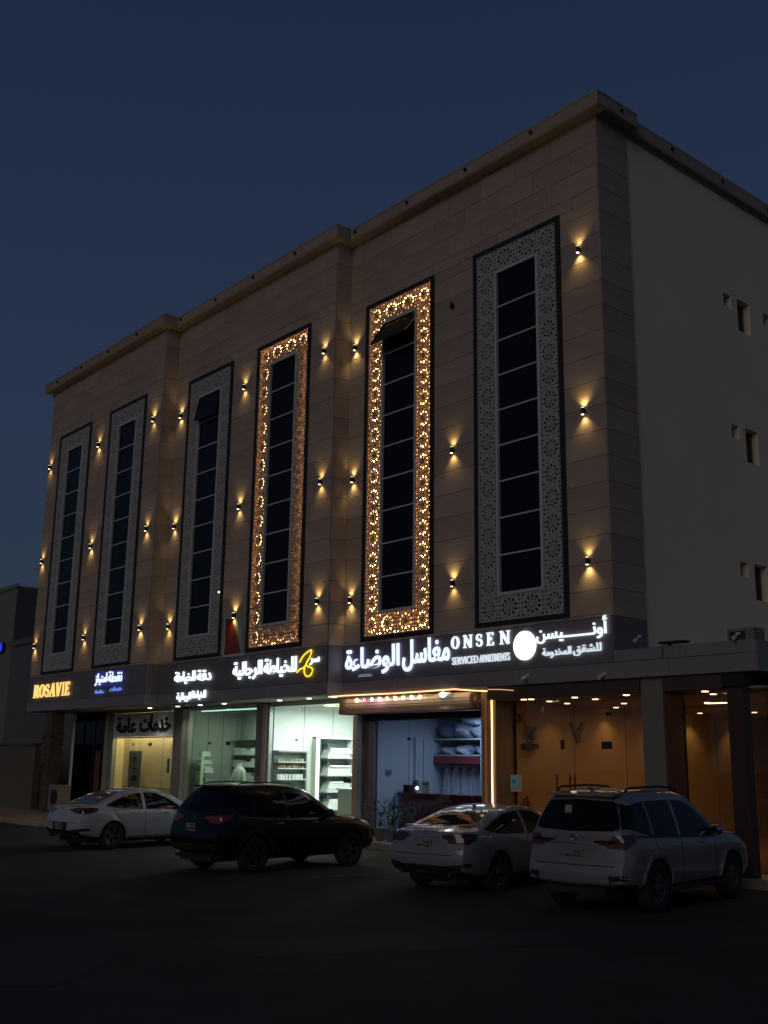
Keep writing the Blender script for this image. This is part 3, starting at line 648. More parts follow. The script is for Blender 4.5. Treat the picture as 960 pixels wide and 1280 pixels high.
r2 = room('tailor_shop', -19.38, -15.12, 3.0, 4.0, W_TAUPE, FL, CE, panels=.62)
r3 = room('fabric_shop', -14.38, -9.99, 4.7, 4.02, W_WHITE, FL, CE)
r4 = room('laundry_room', -9.2, -4.42, 5.6, 3.66, W_BLUE, FL, CE)
lamp('AREA', (-22.8, 1.17, 3.8), 80, (1,.88,.58), r1, 'ceiling_lamp', shape='RECTANGLE', size=4.2, size_y=.2, dir=(0,.1,-1))
lamp('AREA', (-17.2, 1.9, 3.85), 60, (.92,1,.92), r2, 'ceiling_lamp', size=1.4, dir=(0,0,-1))
lamp('AREA', (-12.1, 2.6, 3.85), 300, (.93,1,.95), r3, 'ceiling_lamp', size=2.0, dir=(0,0,-1))
lamp('AREA', (-6.6, 2.4, 3.5), 48, (.84,.92,1), r4, 'ceiling_lamp', size=1.4, dir=(0,0,-1))
dk = MB().cyl((0,0,-.02), .085, .02, 'z', 14).mesh('downlight', DIFF)
for x, y in ((-18.9,1.3),(-18.2,1.7),(-17.3,1.5),(-16.5,2.0),(-16.0,1.4)): inst(dk, 'downlight', r2, (x, y, 3.998))
for x, y in ((-13.6,1.6),(-13.3,2.5),(-13.2,3.5),(-12.2,1.6),(-12.0,2.8),(-11.6,3.8),(-10.8,1.6),(-10.7,2.8)): inst(dk, 'downlight', r3, (x, y, 4.018))
# a curved cove light in the fabric shop ceiling
MB().tube([(-12.3+1.0*math.cos(R(a)), 2.4+.6*math.sin(R(a)), 3.97) for a in range(0, 360, 15)], .014, 6, closed=True).build('cove_light', emat('cove', (1,.95,.6), 2.0), r3)
B(-19.3, -15.2, 1.25, 1.29, 3.90, 3.94).build('ceiling_strip', emat('cyan_strip', (.6,1,.92), 1.6), r2)
# fronts
def front(xs, z0, z1, m, nm='shopfront', y=YG):
    o = jamb(nm, xs[0], xs[-1], y-.02, y+.03, z1, z1+.05, ALUG)
    for a, b in zip(xs[:-1], xs[1:]): B(a+.006, b-.006, y, y+.012, z0, z1).build('pane', m, o)
    return o
LG = gmat('lobby_glass', (.90,.88,.84))
f1 = front([-25.25, -23.55, -22.15, -20.43], .22, 3.0, GLASS)
f2 = front([-19.40, -18.05, -16.75, -15.10], .22, 3.92, GLASSG)
f3 = front([-14.40, -12.9, -11.5, -9.98], .22, 3.92, GLASS)
f4 = front([-9.2, -7.75, -6.1, -4.42], .22, 3.48, GLASSB)
f5 = front([-3.95, -2.9, -2.12, -1.0, .42, 2.0, 3.15], .17, 3.72, LG)
pf = B(-.09, .09, -.03, .02, -.055, .055).mesh('patch_fitting', BLACK)
for x, z, s_, o in ((-22.25,2.76,1,f1),(-23.55,2.78,.5,f1),(-16.85,2.78,1.1,f2),(-18.02,2.78,.6,f2),(-12.95,2.86,.45,f3),(-2.30,2.70,.0,f5),(-.98,2.66,1.5,f5),(-.90,3.36,.7,f5),(-7.72,2.85,.6,f4)):
    if s_: inst(pf, 'patch_fitting', o, (x, YG-.01, z), (0,0,0), (s_, 1, s_))
inst(pf, 'patch_fitting', f5, (-2.28, YG-.01, 2.68), (0,0,0), (.45,1,2))
for x in (-2.42, -2.02, -1.88): 
    MB().tube([(x, YG-.09, 1.25), (x, YG-.09, 2.0)], .018, 8).tube([(x, YG-.09, 1.9), (x, YG, 1.9)], .012, 6).tube([(x, YG-.09, 1.35), (x, YG, 1.35)], .012, 6).build('pull_handle', SCONCE, f5)
for x in (-20.62, -14.9): B(x-.06, x+.06, .80-.04, .80, 1.75, 2.25).build('lock_box', mat('box_grey', (.12,.11,.10), .5), bld)

# --- public services shop: name board, cream film, notice
s = thing('shop_name_board', 'pale board with black Arabic lettering above the cream shopfront', 'sign', (-25.2, .84, 3.06))
B(-25.22, -20.46, .86, .93, 3.06, 3.95).build('board', mat('sign_board', (.78,.82,.80), .4, var=.12, scale=1.2), s)
lettering('عامة', -24.95, -23.35, 3.20, 3.80, .858, BLACK, s, arabic=True, bold=.03); lettering('خدمات', -23.05, -20.72, 3.22, 3.88, .858, BLACK, s, arabic=True, bold=.03)
B(-25.19, -20.46, 1.36, 1.38, .2, 3.9).build('cream_film', W_CREAM, r1)
for x in (-23.9, -22.1, -21.3): B(x-.01, x+.01, 1.35, 1.36, .2, 3.0).build('film_joint', mat('film_joint', (.34,.27,.13), .8), r1)
B(-25.2, -20.45, 1.345, 1.359, 1.16, 1.19).build('film_joint', mat('film_joint', (.34,.27,.13), .8), r1)
s = thing('notice_panel', 'tall grey notice hanging inside the cream shopfront', 'notice', (-23.9, 1.0, 1.0))
B(-24.05, -23.05, 1.0, 1.02, .75, 2.52).build('sheet', mat('notice_grey', (.24,.24,.18), .6), s)
nb = MB()
for z, w, h in ((2.2,.22,.10),(2.13,.30,.04),(1.84,.26,.05),(1.75,.2,.05),(1.42,.42,.20),(1.02,.6,.07),(.9,.3,.2),(.78,.7,.05)): nb.box(-23.55-w/2, -23.55+w/2, .985, .998, z, z+h)
nb.build('printed_blocks', mat('print_dark', (.05,.05,.04), .6), s)

# --- tailor shop contents
s = thing('display_tree', 'tapering stand of folded white fabrics in the tailor window', 'display stand', (-19.0, 1.75, .17))
k = 0
for z, w in ((.45,.78),(.80,.74),(1.15,.66),(1.50,.54),(1.82,.42),(2.12,.30),(2.38,.20)):
    xa, xb = -18.90-w*.55, -18.90+w*.95
    B(xa, xb, 1.02, 1.40, z-.03, z).build('shelf', W_WHITE, s)
    x = xa+.03
    while x < xb-.12:
        ww = min(random.uniform(.16,.26), xb-x-.02)
        h = random.uniform(.10,.24)*min(1, .5+w)
        m = MB(); n_ = max(2, int(h/.05))
        for q in range(n_): m.box(x, x+ww-.015+random.uniform(-.01,.01), 1.04+random.uniform(0,.03), 1.38, z+q*h/n_+.002, z+(q+1)*h/n_-.006)
        m.build('folded_cloth', random.choice([RETROW, RETROW, mat('pale_cloth', (.55,.60,.58), .9), mat('dim_cloth', (.30,.34,.33), .9)]), s, kind='stuff'); x += ww
B(-18.72, -18.60, .985, 1.015, .2, 2.5).build('lit_upright', mat('lit_post', (.7,.75,.5), .5, emit=(.8,.9,.5), es=.30), s)
s = thing('clothes_dummy', 'headless dummy in a white collared robe behind the tailor glass', 'mannequin', (-17.95, 2.1, .17))
prof = [(.27,.5,.17),(.26,.8,.17),(.24,1.1,.16),(.235,1.35,.15),(.26,1.6,.16),(.285,1.80,.155),(.27,1.90,.14),(.19,1.97,.12),(.085,2.02,.09),(.08,2.10,.085)]
mb = MB(); n = 18; vs = [(-17.95+a*math.cos(2*math.pi*i/n)*1.0, 2.1+c*math.sin(2*math.pi*i/n), z) for a, z, c in prof for i in range(n)]
mb.add(vs, [(j*n+i, j*n+(i+1) % n, (j+1)*n+(i+1) % n, (j+1)*n+i) for j in range(len(prof)-1) for i in range(n)]+[tuple(range((len(prof)-1)*n, len(prof)*n))]); mb.build('robe', RETROW, s, smooth=True)
MB().tube([(-18.20,2.1,1.86),(-18.34,2.06,1.55),(-18.38,2.0,1.22)], [.085,.075,.06], 10).build('sleeve', RETROW, s, smooth=True); MB().tube([(-17.70,2.1,1.86),(-17.56,2.06,1.55),(-17.52,2.0,1.22)], [.085,.075,.06], 10).build('sleeve', RETROW, s, smooth=True)
MB().tube([(-17.95,2.1,2.04),(-17.95,2.1,2.12)], [.10,.092], 12).build('collar', RETROW, s, smooth=True); MB().cyl((-17.95,2.1,.17), .03, .35).cyl((-17.95,2.1,.17), .2, .02).build('stand', ALUG, s)
s = thing('wall_shelf', 'dark wall shelving stacked with white cloth at the back of tailor shop', 'shelf', (-18.6, 2.8, .17))
B(-19.3, -15.3, 2.93, 2.99, .17, 2.98).build('back_board', mat('dark_olive', (.16,.19,.15), .6), s)
for z in (.5, 1.0, 1.5, 2.0, 2.42, 2.96):
    B(-19.3, -15.3, 2.62, 2.925, z-.02, z).build('shelf', W_TAUPE, s)
    if z < 2.9:
        x = -19.25
        while x < -15.8:
            w = random.uniform(.5,.62); m = MB(); h = random.choice([.18,.26,.3])
            for q in range(int(h/.06)): m.box(x, x+w-.04, 2.66+random.uniform(0,.02), 2.9, z+.003+q*.06, z+.055+q*.06)
            m.build('cloth_stack', RETROW, s, kind='stuff'); x += w
# --- fabric shop contents
s = thing('fabric_cabinet', 'recessed dark wall cabinet with white garment shelves in the bright shop', 'cabinet', (-14.3, 3.3, .17))
y0, y1 = 2.62, 4.0
B(-14.37, -14.33, y0, y1, .3, 2.95).build('back_board', mat('cab_dark', (.07,.09,.09), .5), s)
for a, b in ((y0-.05, y0), (y1, y1+.05)): B(-14.37, -14.02, a, b, .3, 3.0).build('side_panel', W_WHITE, s)
B(-14.37, -14.02, y0-.05, y1+.05, 2.951, 3.02).build('top_panel', W_WHITE, s)
B(-14.02, -14.0, y0-.16, y0-.05, .3, 3.0).build('light_strip', mat('lit_edge', (.9,.9,.6), .5, emit=(1,.95,.6), es=.8), s)
for z in (.72, 1.28, 1.80, 2.36):
    B(-14.33, -13.86, y0+.2, y1+.06, z-.045, z).build('shelf', mat('shelf_silver', (.42,.46,.45), .4), s)
    m = MB(); y = y0+.30
    for q in range(5): m.box(-14.3, -13.92+random.uniform(-.03,.03), y0+.26+.03*q, y1-.10-random.uniform(0,.08), z+.004+.062*q, z+.055+.062*q)
    m.build('folded_garments', RETROW, s, kind='stuff')
    B(-14.3, -14.0, y0+.3, y0+.45, z+.32, z+.44).build('dark_box', mat('box_dk', (.05,.06,.06), .6), s)
    B(-14.0, -13.99, y1-.45, y1-.2, z+.15, z+.29).build('label_card', mat('card_dark', (.14,.16,.17), .5), s)
s = thing('drawer_cabinet', 'low dark display case with small goods on the bright shop wall', 'cabinet', (-14.3, 1.5, .17))
B(-14.37, -14.32, 1.02, 2.14, .3, 2.50).build('back_board', mat('cab_dark2', (.10,.12,.10), .6), s); B(-14.37, -14.1, 2.14, 2.19, .3, 2.55).build('side_panel', mat('cab_side', (.22,.26,.25), .5), s); B(-14.37, -14.1, 1.02, 2.14, 2.50, 2.55).build('top_panel', mat('cab_side', (.22,.26,.25), .5), s)
for z, m_ in ((2.20, mat('gold_goods', (.30,.30,.20), .6)), (2.0, mat('rust_goods', (.30,.17,.09), .6)), (1.66, RETROW), (1.22, mat('gold_goods', (.42,.34,.16), .6)), (.8, RETROW)):
    B(-14.32, -14.08, 1.02, 2.12, z-.03, z).build('shelf', mat('shelf_silver', (.42,.46,.45), .4), s); m = MB()
    for q in range(9): m.cyl((-14.2+random.uniform(-.03,.03), 1.08+q*.12, z+.002), .045, random.uniform(.05,.10) if m_ is not RETROW else .15, 'z', 8)
    m.build('small_goods', m_, s, kind='stuff')
s = thing('shop_counter', 'cream counter standing inside the bright shop by its right jamb', 'counter', (-11.0, 1.6, .17))
B(-11.35, -10.35, 1.3, 1.9, .17, 1.40).build('body', mat('counter_cream', (.40,.41,.32), .5), s); B(-11.40, -10.30, 1.26, 1.94, 1.403, 1.45).build('top', W_WHITE, s)
B(-10.7, -10.35, .985, 1.0, 1.62, 1.75).build('card_reader', BLACK, f3)

# --- laundry: shutter housing, counter, shelves, bundles
s = thing('roller_shutter_box', 'rolled-up shutter housing over the laundry front, tan metal', 'shutter', (-7.3, .3, 3.5))
SH = mat('shutter_tan', (.38,.31,.22), .45, metal=.2, var=.12)
mb = MB(); mb.prism_x([(.10,3.62),(.06,3.70),(.06,3.90),(.12,3.97),(.62,3.97),(.62,3.55),(.30,3.55)], -9.55, -4.55); mb.build('housing', SH, s)
B(-9.75, -4.52, .0, .06, 3.55, 3.64).build('lower_lip', mat('shutter_brown', (.20,.13,.09), .5), s)
for z in (3.74, 3.82): B(-9.55, -4.55, .052, .059, z, z+.012).build('seam', JOINTD, s)
MB().cyl((-4.54, .30, 3.74), .17, .12, 'x', 20).build('end_drum', mat('drum_brown', (.16,.09,.07), .5), s); MB().cyl((-4.415, .30, 3.74), .07, .04, 'x', 12).build('hub', ALUG, s)
B(-9.75, -9.56, .02, .7, 3.52, 3.95).build('end_plate', mat('shutter_brown', (.20,.13,.09), .5), s)
B(-9.42, -4.42, .62, .9, 3.36, 3.54).build('guide_beam', BLACK, s)
jamb('timber_fin', -4.37, -4.24, .28, .98, .15, 4.04, WOODJ); jamb('timber_fin', -4.235, -3.93, .34, .98, .15, 4.04, mat('timber_dark', (.26,.15,.08), .5, var=.2, stretch=(8,8,1), scale=4))
s = thing('rope_light', 'warm glowing rope light along the fascia edge and down the laundry jamb', 'rope light', (-4.0, .2, 4.0))
MB().tube([(-10.1,-.10,4.035),(-9.5,-.10,4.04),(-7.2,-.10,4.02),(-4.92,-.10,4.035),(-4.55,.1,4.0),(-4.02,.26,3.965)], .016, 8).build('top_run', WARMLED, s)
MB().tube([(-4.04,.31,3.965),(-4.035,.312,3.0),(-4.04,.31,2.0),(-4.035,.312,.6),(-4.035,.312,.2)], .017, 8).build('vertical_run', emat('warm_led_v', (1,.60,.26), 3.6), s)
MB().tube([(-4.02,.26,3.97),(-3.85,-.01,3.99),(-3.4,-.02,3.97),(-3.0,-.02,3.93)], .008, 6).build('loose_run', emat('dim_led', (1,.5,.2), 1.2), s)

lamp('AREA', (-7.0, -.10, 4.0), 13, (1,.72,.45), s, 'rope_glow', shape='RECTANGLE', size=5.0, size_y=.05, dir=(0,.7,-1))
s = thing('festoon_bulbs', 'row of nine small coloured bulbs hanging before the shutter box', 'string lights', (-8.4, .0, 3.9))
MB().tube([(-9.3,-.02,4.0)]+[(-8.95+i*.32,-.03,3.99-.02*(i % 2)) for i in range(10)]+[(-5.5,-.02,4.03)], .007, 6).build('cable', BLACK, s)
BC = [(1,.85,.55),(1,.15,.5),(.45,.5,1),(1,.75,.95),(1,.75,.5),(1,.85,.6),(1,.8,.55),(1,.85,.7),(1,.85,.6)]
for i, c_ in enumerate(BC):
    x = -8.90+i*.325; z = 3.895
    b_ = MB().sphere((x, -.03, z), .052 if i != 1 else .036, 12, 8).build('bulb', emat('bulb_colour', c_, 8 if i in (0,3,5,7) else 5), s, smooth=True); MB().cyl((x, -.03, z+.05), .02, .05, 'z', 8).build('bulb_cap', BLACK, b_)
lamp('POINT', (-8.1, -.12, 3.84), 2.0, (1,.25,.65), s, 'bulb_glow', shadow_soft_size=.05)
s = thing('floodlight', 'bright white floodlight at the right end of the coloured bulbs', 'floodlight', (-5.35, .0, 3.95))
B(-5.55, -5.15, -.06, .03, 3.88, 3.97).build('housing', ALUG, s); MB().sphere((-5.38, -.07, 3.92), .075, 14, 8, sc=(1.7,.6,.9)).build('lens', emat('flood', (.85,1,.95), 6), s, smooth=True)
lamp('SPOT', (-5.38, -.16, 3.9), 14, (.8,1,.95), s, 'flood_lamp', spot_size=R(130), spot_blend=1, shadow_soft_size=.06, dir=(0,-.3,-1))
RED = mat('dark_red_laminate', (.13,.012,.018), .35); BUN = mat('laundry_bundle', (.33,.36,.46), .9, var=.45, scale=6, bump=.6, bscale=8)
s = thing('laundry_counter', 'dark red reception counter inside the laundry', 'counter', (-7.4, 1.9, .17))
B(-8.95, -4.6, 1.7, 2.3, .17, 1.34).build('front', RED, s); B(-9.03, -4.5, 1.64, 2.36, 1.344, 1.385).build('top', mat('counter_top', (.20,.03,.04), .3), s); B(-9.15, -9.04, 1.66, 2.3, .17, 1.3).build('end_panel', W_BLUE, s)
s = thing('table_lamp', 'small glowing yellow lamp standing on the laundry counter', 'lamp', (-8.5, 1.85, 1.386))
MB().cyl((-8.5,1.85,1.386), .07, .02).cyl((-8.5,1.85,1.40), .012, .2).build('stem', BLACK, s); MB().sphere((-8.45,1.85,1.52), .045, 12, 8).build('bulb', emat('lamp_bulb', (1,.85,.45), 6), s); MB().cyl((-8.5,1.85,1.60), .10, .14, 'z', 14, r2=.07).build('lamp_shade', mat('shade_dark', (.06,.05,.05), .6), s)
lamp('POINT', (-8.5, 1.78, 1.5), .5, (1,.8,.4), s, 'glow', shadow_soft_size=.04)
s = thing('paper_stand', 'white paper stand upright on the laundry counter beside the lamp', 'stand', (-8.05, 1.85, 1.386))
B(-8.26, -7.9, 1.84, 1.86, 1.387, 1.72).build('sheet', mat('paper', (.60,.70,.80), .6), s); B(-8.20, -7.96, 1.832, 1.838, 1.62, 1.66).build('print', JOINTD, s); B(-8.2, -7.95, 1.862, 1.95, 1.387, 1.40).build('foot', ALUG, s)
s = thing('box', 'small dark box at the left end of the laundry counter', 'box', (-8.85, 1.9, 1.386)); B(-8.98, -8.72, 1.8, 2.0, 1.387, 1.58).build('body', DVOID, s); B(-8.99, -8.71, 1.79, 2.01, 1.582, 1.60).build('lid', BLACK, s)
s = thing('storage_shelves', 'tall open laundry shelving with red band and hanging bar', 'shelf', (-8.2, 3.6, .17))
B(-9.15, -9.10, 3.0, 3.9, .17, 2.92).build('side_panel', W_BLUE, s); B(-10+.85, -4.6, 3.86, 3.9, .17, 2.92).build('back_board', mat('navy_board', (.07,.09,.14), .7), s)
for z in (2.88, 2.42): B(-9.09, -4.6, 3.1, 3.85, z, z+.045).build('shelf', W_BLUE, s)
B(-9.09, -7.2, 3.08, 3.12, 2.20, 2.40).build('red_band', mat('red_band', (.22,.02,.035), .5), s); B(-9.09, -4.6, 3.1, 3.85, .9, .94).build('shelf', W_BLUE, s)
MB().tube([(-9.08,3.4,2.14),(-7.2,3.4,2.14)], .015).build('hanging_bar', ALUG, s)
for x in (-7.17,): B(x, x+.04, 3.1, 3.85, .17, 2.88).build('divider', W_BLUE, s)
def bundle(x, y, z, rx, rz, label, seed, m=None):
    rnd = random.Random(seed); mb = MB().sphere((0,0,0), 1, 18, 12)
    ph = [rnd.uniform(0,6.28) for _ in range(6)]
    vs = []
    for a, b, c in mb.v:
        d = 1+.13*math.sin(4*a+ph[0]+3*c)+.10*math.sin(6*b+5*c+ph[1])+.07*math.sin(9*a-7*b+ph[2]); vs.append((x+a*rx*d, y+b*.28*d, z+max(-.75, c)*rz*d))
    mb.v = vs; o = mb.build('laundry_bundle', m or BUN, None, smooth=True, origin=(x, y, z-rz*.75)); o['label'] = label; o['category'] = 'laundry bundle'; o['group'] = 'laundry bundles stored in the laundry'
for i, (x, z, rx, rz, l) in enumerate([(-8.75,3.14,.42,.22,'dark blue bundle at the left end on top of the shelving'),(-8.05,3.14,.40,.24,'wide pale bundle on top of the shelving, second from left'),(-7.3,3.12,.42,.22,'creased bundle on top of the shelving, third from left'),(-6.55,3.13,.4,.23,'rounded bundle on top of the shelving near its right end'),(-7.7,3.42,.5,.16,'flat pale bundle lying over two others under the ceiling'),(-8.7,2.57,.3,.13,'low pale bundle at the left on the upper shelf'),(-8.0,2.60,.34,.15,'grey bundle in the middle of the upper shelf'),(-7.2,2.60,.32,.16,'dark bundle right of centre on the upper shelf'),(-6.6,1.6,.40,.5,'tall bluish bundle standing right of the hanging garments'),(-6.5,2.2,.36,.24,'pale bundle resting above the tall bluish one')]): bundle(x, 3.42, z, rx, rz, l, i+3, mat('bundle_c', (.33*(.5 if 'dark' in l else 1), .37*(.5 if 'dark' in l else 1), .50*(.7 if 'dark' in l else 1)), .9, var=.4, scale=5, bump=.5, bscale=9))
names_ = ['leftmost','second','third','fourth','rightmost']
for i in range(5):
    x = -8.85+i*.36; mb = MB(); n = 9; vs = []
    for k_, z in enumerate((2.10, 1.9, 1.5, 1.0)):
        for q in range(n):
            f = q/(n-1)-.5; w = (.10,.32,.34,.36)[k_]; vs.append((x+f*w, 3.4+.05*math.sin(f*22+i)*(.2+.3*k_)+(.06 if q in (0,n-1) else 0), z))
    for k_, z in enumerate((1.0, 1.5, 1.9, 2.10)):
        pass
    fs = [(a*n+b, a*n+b+1, (a+1)*n+b+1, (a+1)*n+b) for a in range(3) for b in range(n-1)]
    m0 = len(vs); vs += [(a, b+.09, c) for a, b, c in vs]; fs += [tuple(m0+q for q in f[::-1]) for f in fs[:]]
    mb.add(vs, fs); o = mb.build('hanging_garment', mat('garment_w', (.48,.54,.66), .9, var=.3, scale=7), None, smooth=True, origin=(x, 3.4, 2.1)); o['label'] = f'{names_[i]} of five white garments hanging on the laundry bar'; o['category'] = 'garment'; o['group'] = 'white garments on the laundry bar'
s = thing('side_cabinet', 'pale tall cabinet left of the laundry shelving', 'cabinet', (-9.15, 2.9, .17))
B(-9.19, -9.12, 2.4, 3.0, .17, 2.95).build('body', W_BLUE, s); B(-9.11, -9.10, 2.69, 2.70, .3, 2.9).build('door_gap', JOINTD, s)
s = thing('wall_switch_panel', 'small grey panel on the laundry left wall', 'panel', (-9.18, 1.3, 1.9)); B(-9.19, -9.15, 1.33, 1.52, 1.86, 2.02).build('plate', mat('panel_grey', (.22,.26,.30), .5), s); B(-9.149, -9.145, 1.38, 1.47, 1.9, 1.98).build('keys', JOINTD, s)

# --- lobby
r5 = room('hotel_lobby', -3.85, 3.1, 13.0, 3.74, W_WARM, FLW, CEW, panels=2.2, rgt=False)
for i in range(6): B(3.10, 3.112, 1.0+i*2.0+.01, 3.0+i*2.0-.01, .17, 3.72).build('pane', LG, r5)
B(-3.4, 2.9, 5.1, 5.25, 3.62, 3.738).build('ceiling_beam', CEW, r5)
dw = MB().cyl((0,0,-.015), .07, .015, 'z', 14).mesh('downlight', DIFFW)
for x, y, e_ in ((-3.26,2.26,9),(-1.56,1.25,0),(-3.47,4.53,9),(-2.11,3.08,0),(-.18,2.34,0),(-1.99,5.04,4),(1.58,1.3,0),(-.28,3.93,0),(-3.44,8.42,12),(-3.33,10.6,10),(-1.92,8.81,0),(-3.4,6.6,7),(-3.02,1.3,5),(-.39,6.62,5),(1.8,5.6,5),(1.5,9.0,6)):
    inst(dw, 'downlight', r5, (x, y, 3.738))
    if e_: lamp('SPOT', (x, y, 3.68), e_*1.7, (1,.62,.25), r5, 'downlight_lamp', spot_size=R(105), spot_blend=.8, shadow_soft_size=.05, dir=(-.05,0,-1))
for x, y in ((-1.1,3.3),(-.2,4.2),(-.4,8.0)): B(x-.28, x+.28, y-.08, y+.08, 3.722, 3.737).build('panel_light', DIFFW, r5)
for a, b in ((-2.9,2.8),): lamp('AREA', (-.6, 5.0, 3.6), 40, (1,.57,.23), r5, 'ceiling_lamp', size=4.5, dir=(0,0,-1))
s = thing('wall_decoration', 'dark twig and flower ornament over a small shelf on the lobby wall', 'ornament', (-3.83, 1.4, 2.6))
B(-3.84, -3.7, 1.15, 1.66, 2.60, 2.72).build('shelf', BLACK, s); tw = MB()
for i in range(26):
    a = random.uniform(0, 6.28); r_ = random.uniform(.08,.32); yy, zz = 1.42+r_*math.cos(a)*.9, 2.98+r_*math.sin(a); tw.tube([(-3.8, 1.42, 2.74), (-3.76, (1.42+yy)/2+.05, (2.8+zz)/2), (-3.78, yy, zz)], .007, 5)
tw.build('twigs', mat('twig', (.10,.06,.03), .8), s, kind='stuff'); fl_ = MB()
for i in range(30):
    a = random.uniform(0, 6.28); r_ = random.uniform(.05,.33); fl_.sphere((-3.78, 1.42+r_*math.cos(a)*.9, 2.98+r_*math.sin(a)), random.uniform(.018,.035), 6, 4)
fl_.build('flowers', mat('dry_flower', (.28,.20,.12), .9), s, kind='stuff')
s = thing('wall_emblem', 'dark bull-head shaped metal emblem on the lobby wall', 'emblem', (-3.83, 3.3, 2.9))
m_ = MB(); m_.prism_x([(3.02,3.32),(3.12,3.30),(3.32,3.08),(3.52,3.30),(3.64,3.32),(3.45,2.98),(3.40,2.78),(3.30,2.78),(3.22,2.98)], -3.83, -3.80); m_.build('plate', mat('emblem', (.20,.12,.05), .5), s)
s = thing('picture_frame', 'dark patterned hanging picture deep inside the lobby', 'picture', (-3.83, 7.9, 2.6))
B(-3.84, -3.80, 7.55, 8.2, 2.55, 3.3).build('canvas', mat('canvas', (.16,.09,.04), .8), s); pp = MB()
for i in range(20): y = 7.6+random.random()*.5; z = 2.6+random.random()*.62; pp.box(-3.798, -3.785, y, y+.08, z, z+.09)
pp.build('pattern', mat('pattern_dark', (.05,.03,.02), .8), s, kind='stuff')
for nm, y, z, lab in (('alarm_bell', .72, 3.41, 'small red alarm box high on the lobby side wall'),):
    s = thing(nm, lab, 'alarm', (-3.83, 1.1, 3.3)); B(-3.84, -3.76, 1.03, 1.15, 3.22, 3.44).build('body', mat('alarm_red', (.30,.03,.01), .5), s); MB().cyl((-3.76, 1.09, 3.33), .04, .03, 'x', 12).build('sounder', JOINTD, s)
s = thing('door_intercom', 'white square panel with blue screen on the lobby glass', 'intercom', (-3.9, .87, 1.58))
B(-3.98, -3.62, .84, .895, 1.56, 1.96).build('plate', mat('intercom_white', (.55,.58,.55), .4), s); B(-3.89, -3.71, .832, .839, 1.70, 1.90).build('screen', mat('intercom_screen', (.03,.10,.14), .2, emit=(.05,.25,.35), es=.25), s)
B(-3.85, -3.75, .826, .831, 1.76, 1.84).build('icon', mat('icon_blue', (.1,.3,.35), .4), s)
s = thing('fire_extinguisher', 'dark red fire extinguisher beside the lobby glass', 'fire extinguisher', (-3.8, 1.2, .17))
MB().lathe([(0,.0),(.09,.0),(.09,.5),(.07,.58),(.03,.62),(0,.62)], (-3.78, 1.25, .8), 'z', 16).build('cylinder', mat('ext_red', (.35,.02,.01), .35), s, smooth=True); MB().tube([(-3.78,1.25,1.42),(-3.7,1.2,1.46),(-3.68,1.18,1.2)], .012).build('hose', BLACK, s); B(-3.82,-3.74,1.2,1.3,.17,.8).build('stand', BLACK, s)
# columns of the open corner
jamb('column', .62, 1.16, .06, .55, .15, 4.05, GREYCOL); jamb('column_lining', 1.163, 1.19, .10, .72, .15, 4.05, mat('rust_lining', (.13,.05,.03), .5)); jamb('column_lining', .95, 1.162, .552, .85, .15, 4.05, BLACK)
jamb('corner_column', 2.68, 3.03, .06, .32, .15, 3.74, BROWN); jamb('column_head', 2.62, 3.10, .02, .38, 3.792, 4.048, BLACK)

B(-3.90, 3.38, .262, .98, 3.745, 3.79).build('porch_ceiling', CEW, bld); B(-3.9, .6, .02, .26, 3.74, 4.048).build('porch_beam', mat('beam_dark', (.07,.05,.04), .7), bld); B(1.2, 2.6, .02, .26, 3.74, 4.048).build('porch_beam', mat('beam_dark', (.07,.05,.04), .7), bld)
for x, y, e_ in ((-3.05,.40,3),(-2.85,.44,0),(-1.56,.5,5),(-.1,.5,4),(1.9,.5,4)):
    inst(dw, 'soffit_light', bld, (x, y, 3.742))
    if e_: lamp('SPOT', (x, y, 3.70), e_*1.3, (1,.66,.32), bld, 'soffit_lamp', spot_size=R(110), spot_blend=.8, shadow_soft_size=.05, dir=(0,.2,-1))
# low planter wall with plants right of the cars
s = thing('handrail', 'red-brown metal stair handrail at the right edge', 'handrail', (3.6, 3.0, .15))
MB().tube([(3.75,1.6,1.35),(3.75,2.6,1.75),(3.75,4.2,1.75)], .025).tube([(3.75,2.6,1.75),(3.75,2.6,.15)], .022).tube([(3.75,4.2,1.75),(3.75,4.2,.15)], .022).tube([(3.75,1.6,1.35),(3.75,1.6,.15)], .022).build('rail', mat('rail_red', (.16,.04,.02), .5), s)
s = thing('low_wall', 'low dark planter wall at the right edge behind the cars', 'wall', (4.6, .6, .15)); B(3.9, 9.0, .5, .75, .15, 1.0).build('wall_body', mat('dark_wall', (.08,.08,.085), .8, var=.2), s); B(3.85, 9.05, .46, .79, 1.003, 1.07).build('coping', GREYCOL, s)

# --- small fittings on the facade and ledge
def camera_(x, y, z, label, rz=0):
    s = thing('security_camera', label, 'camera', (x, y, z)); MB().cyl((x, y-.02, z+.04), .05, .05, 'z', 12).tube([(x,y-.02,z+.06),(x,y-.12,z)], .014).build('mount', MULL, s)
    MB().tube([(x-.02,y-.1,z),(x+.06,y-.30,z-.05)], .04, 10).build('body', MULL, s, smooth=True)
camera_(.72, -.02, 4.86, 'small security camera on the ledge at the tower corner'); camera_(-.25, -.03, 4.12, 'small camera under the white Arabic sign'); camera_(-2.5, -.03, 4.2, 'small camera on fascia below the glowing disc'); camera_(3.0, .1, 4.75, 'small camera at the terrace corner')
s = thing('ledge_floodlight', 'flat dark floodlight lying on the terrace ledge', 'floodlight', (1.5, .05, 4.7)); B(1.25, 1.85, -.14, .12, 4.72, 4.765).build('housing', BLACK, s); B(1.4, 1.46, -.02, .04, 4.685, 4.72).build('bracket', BLACK, s)
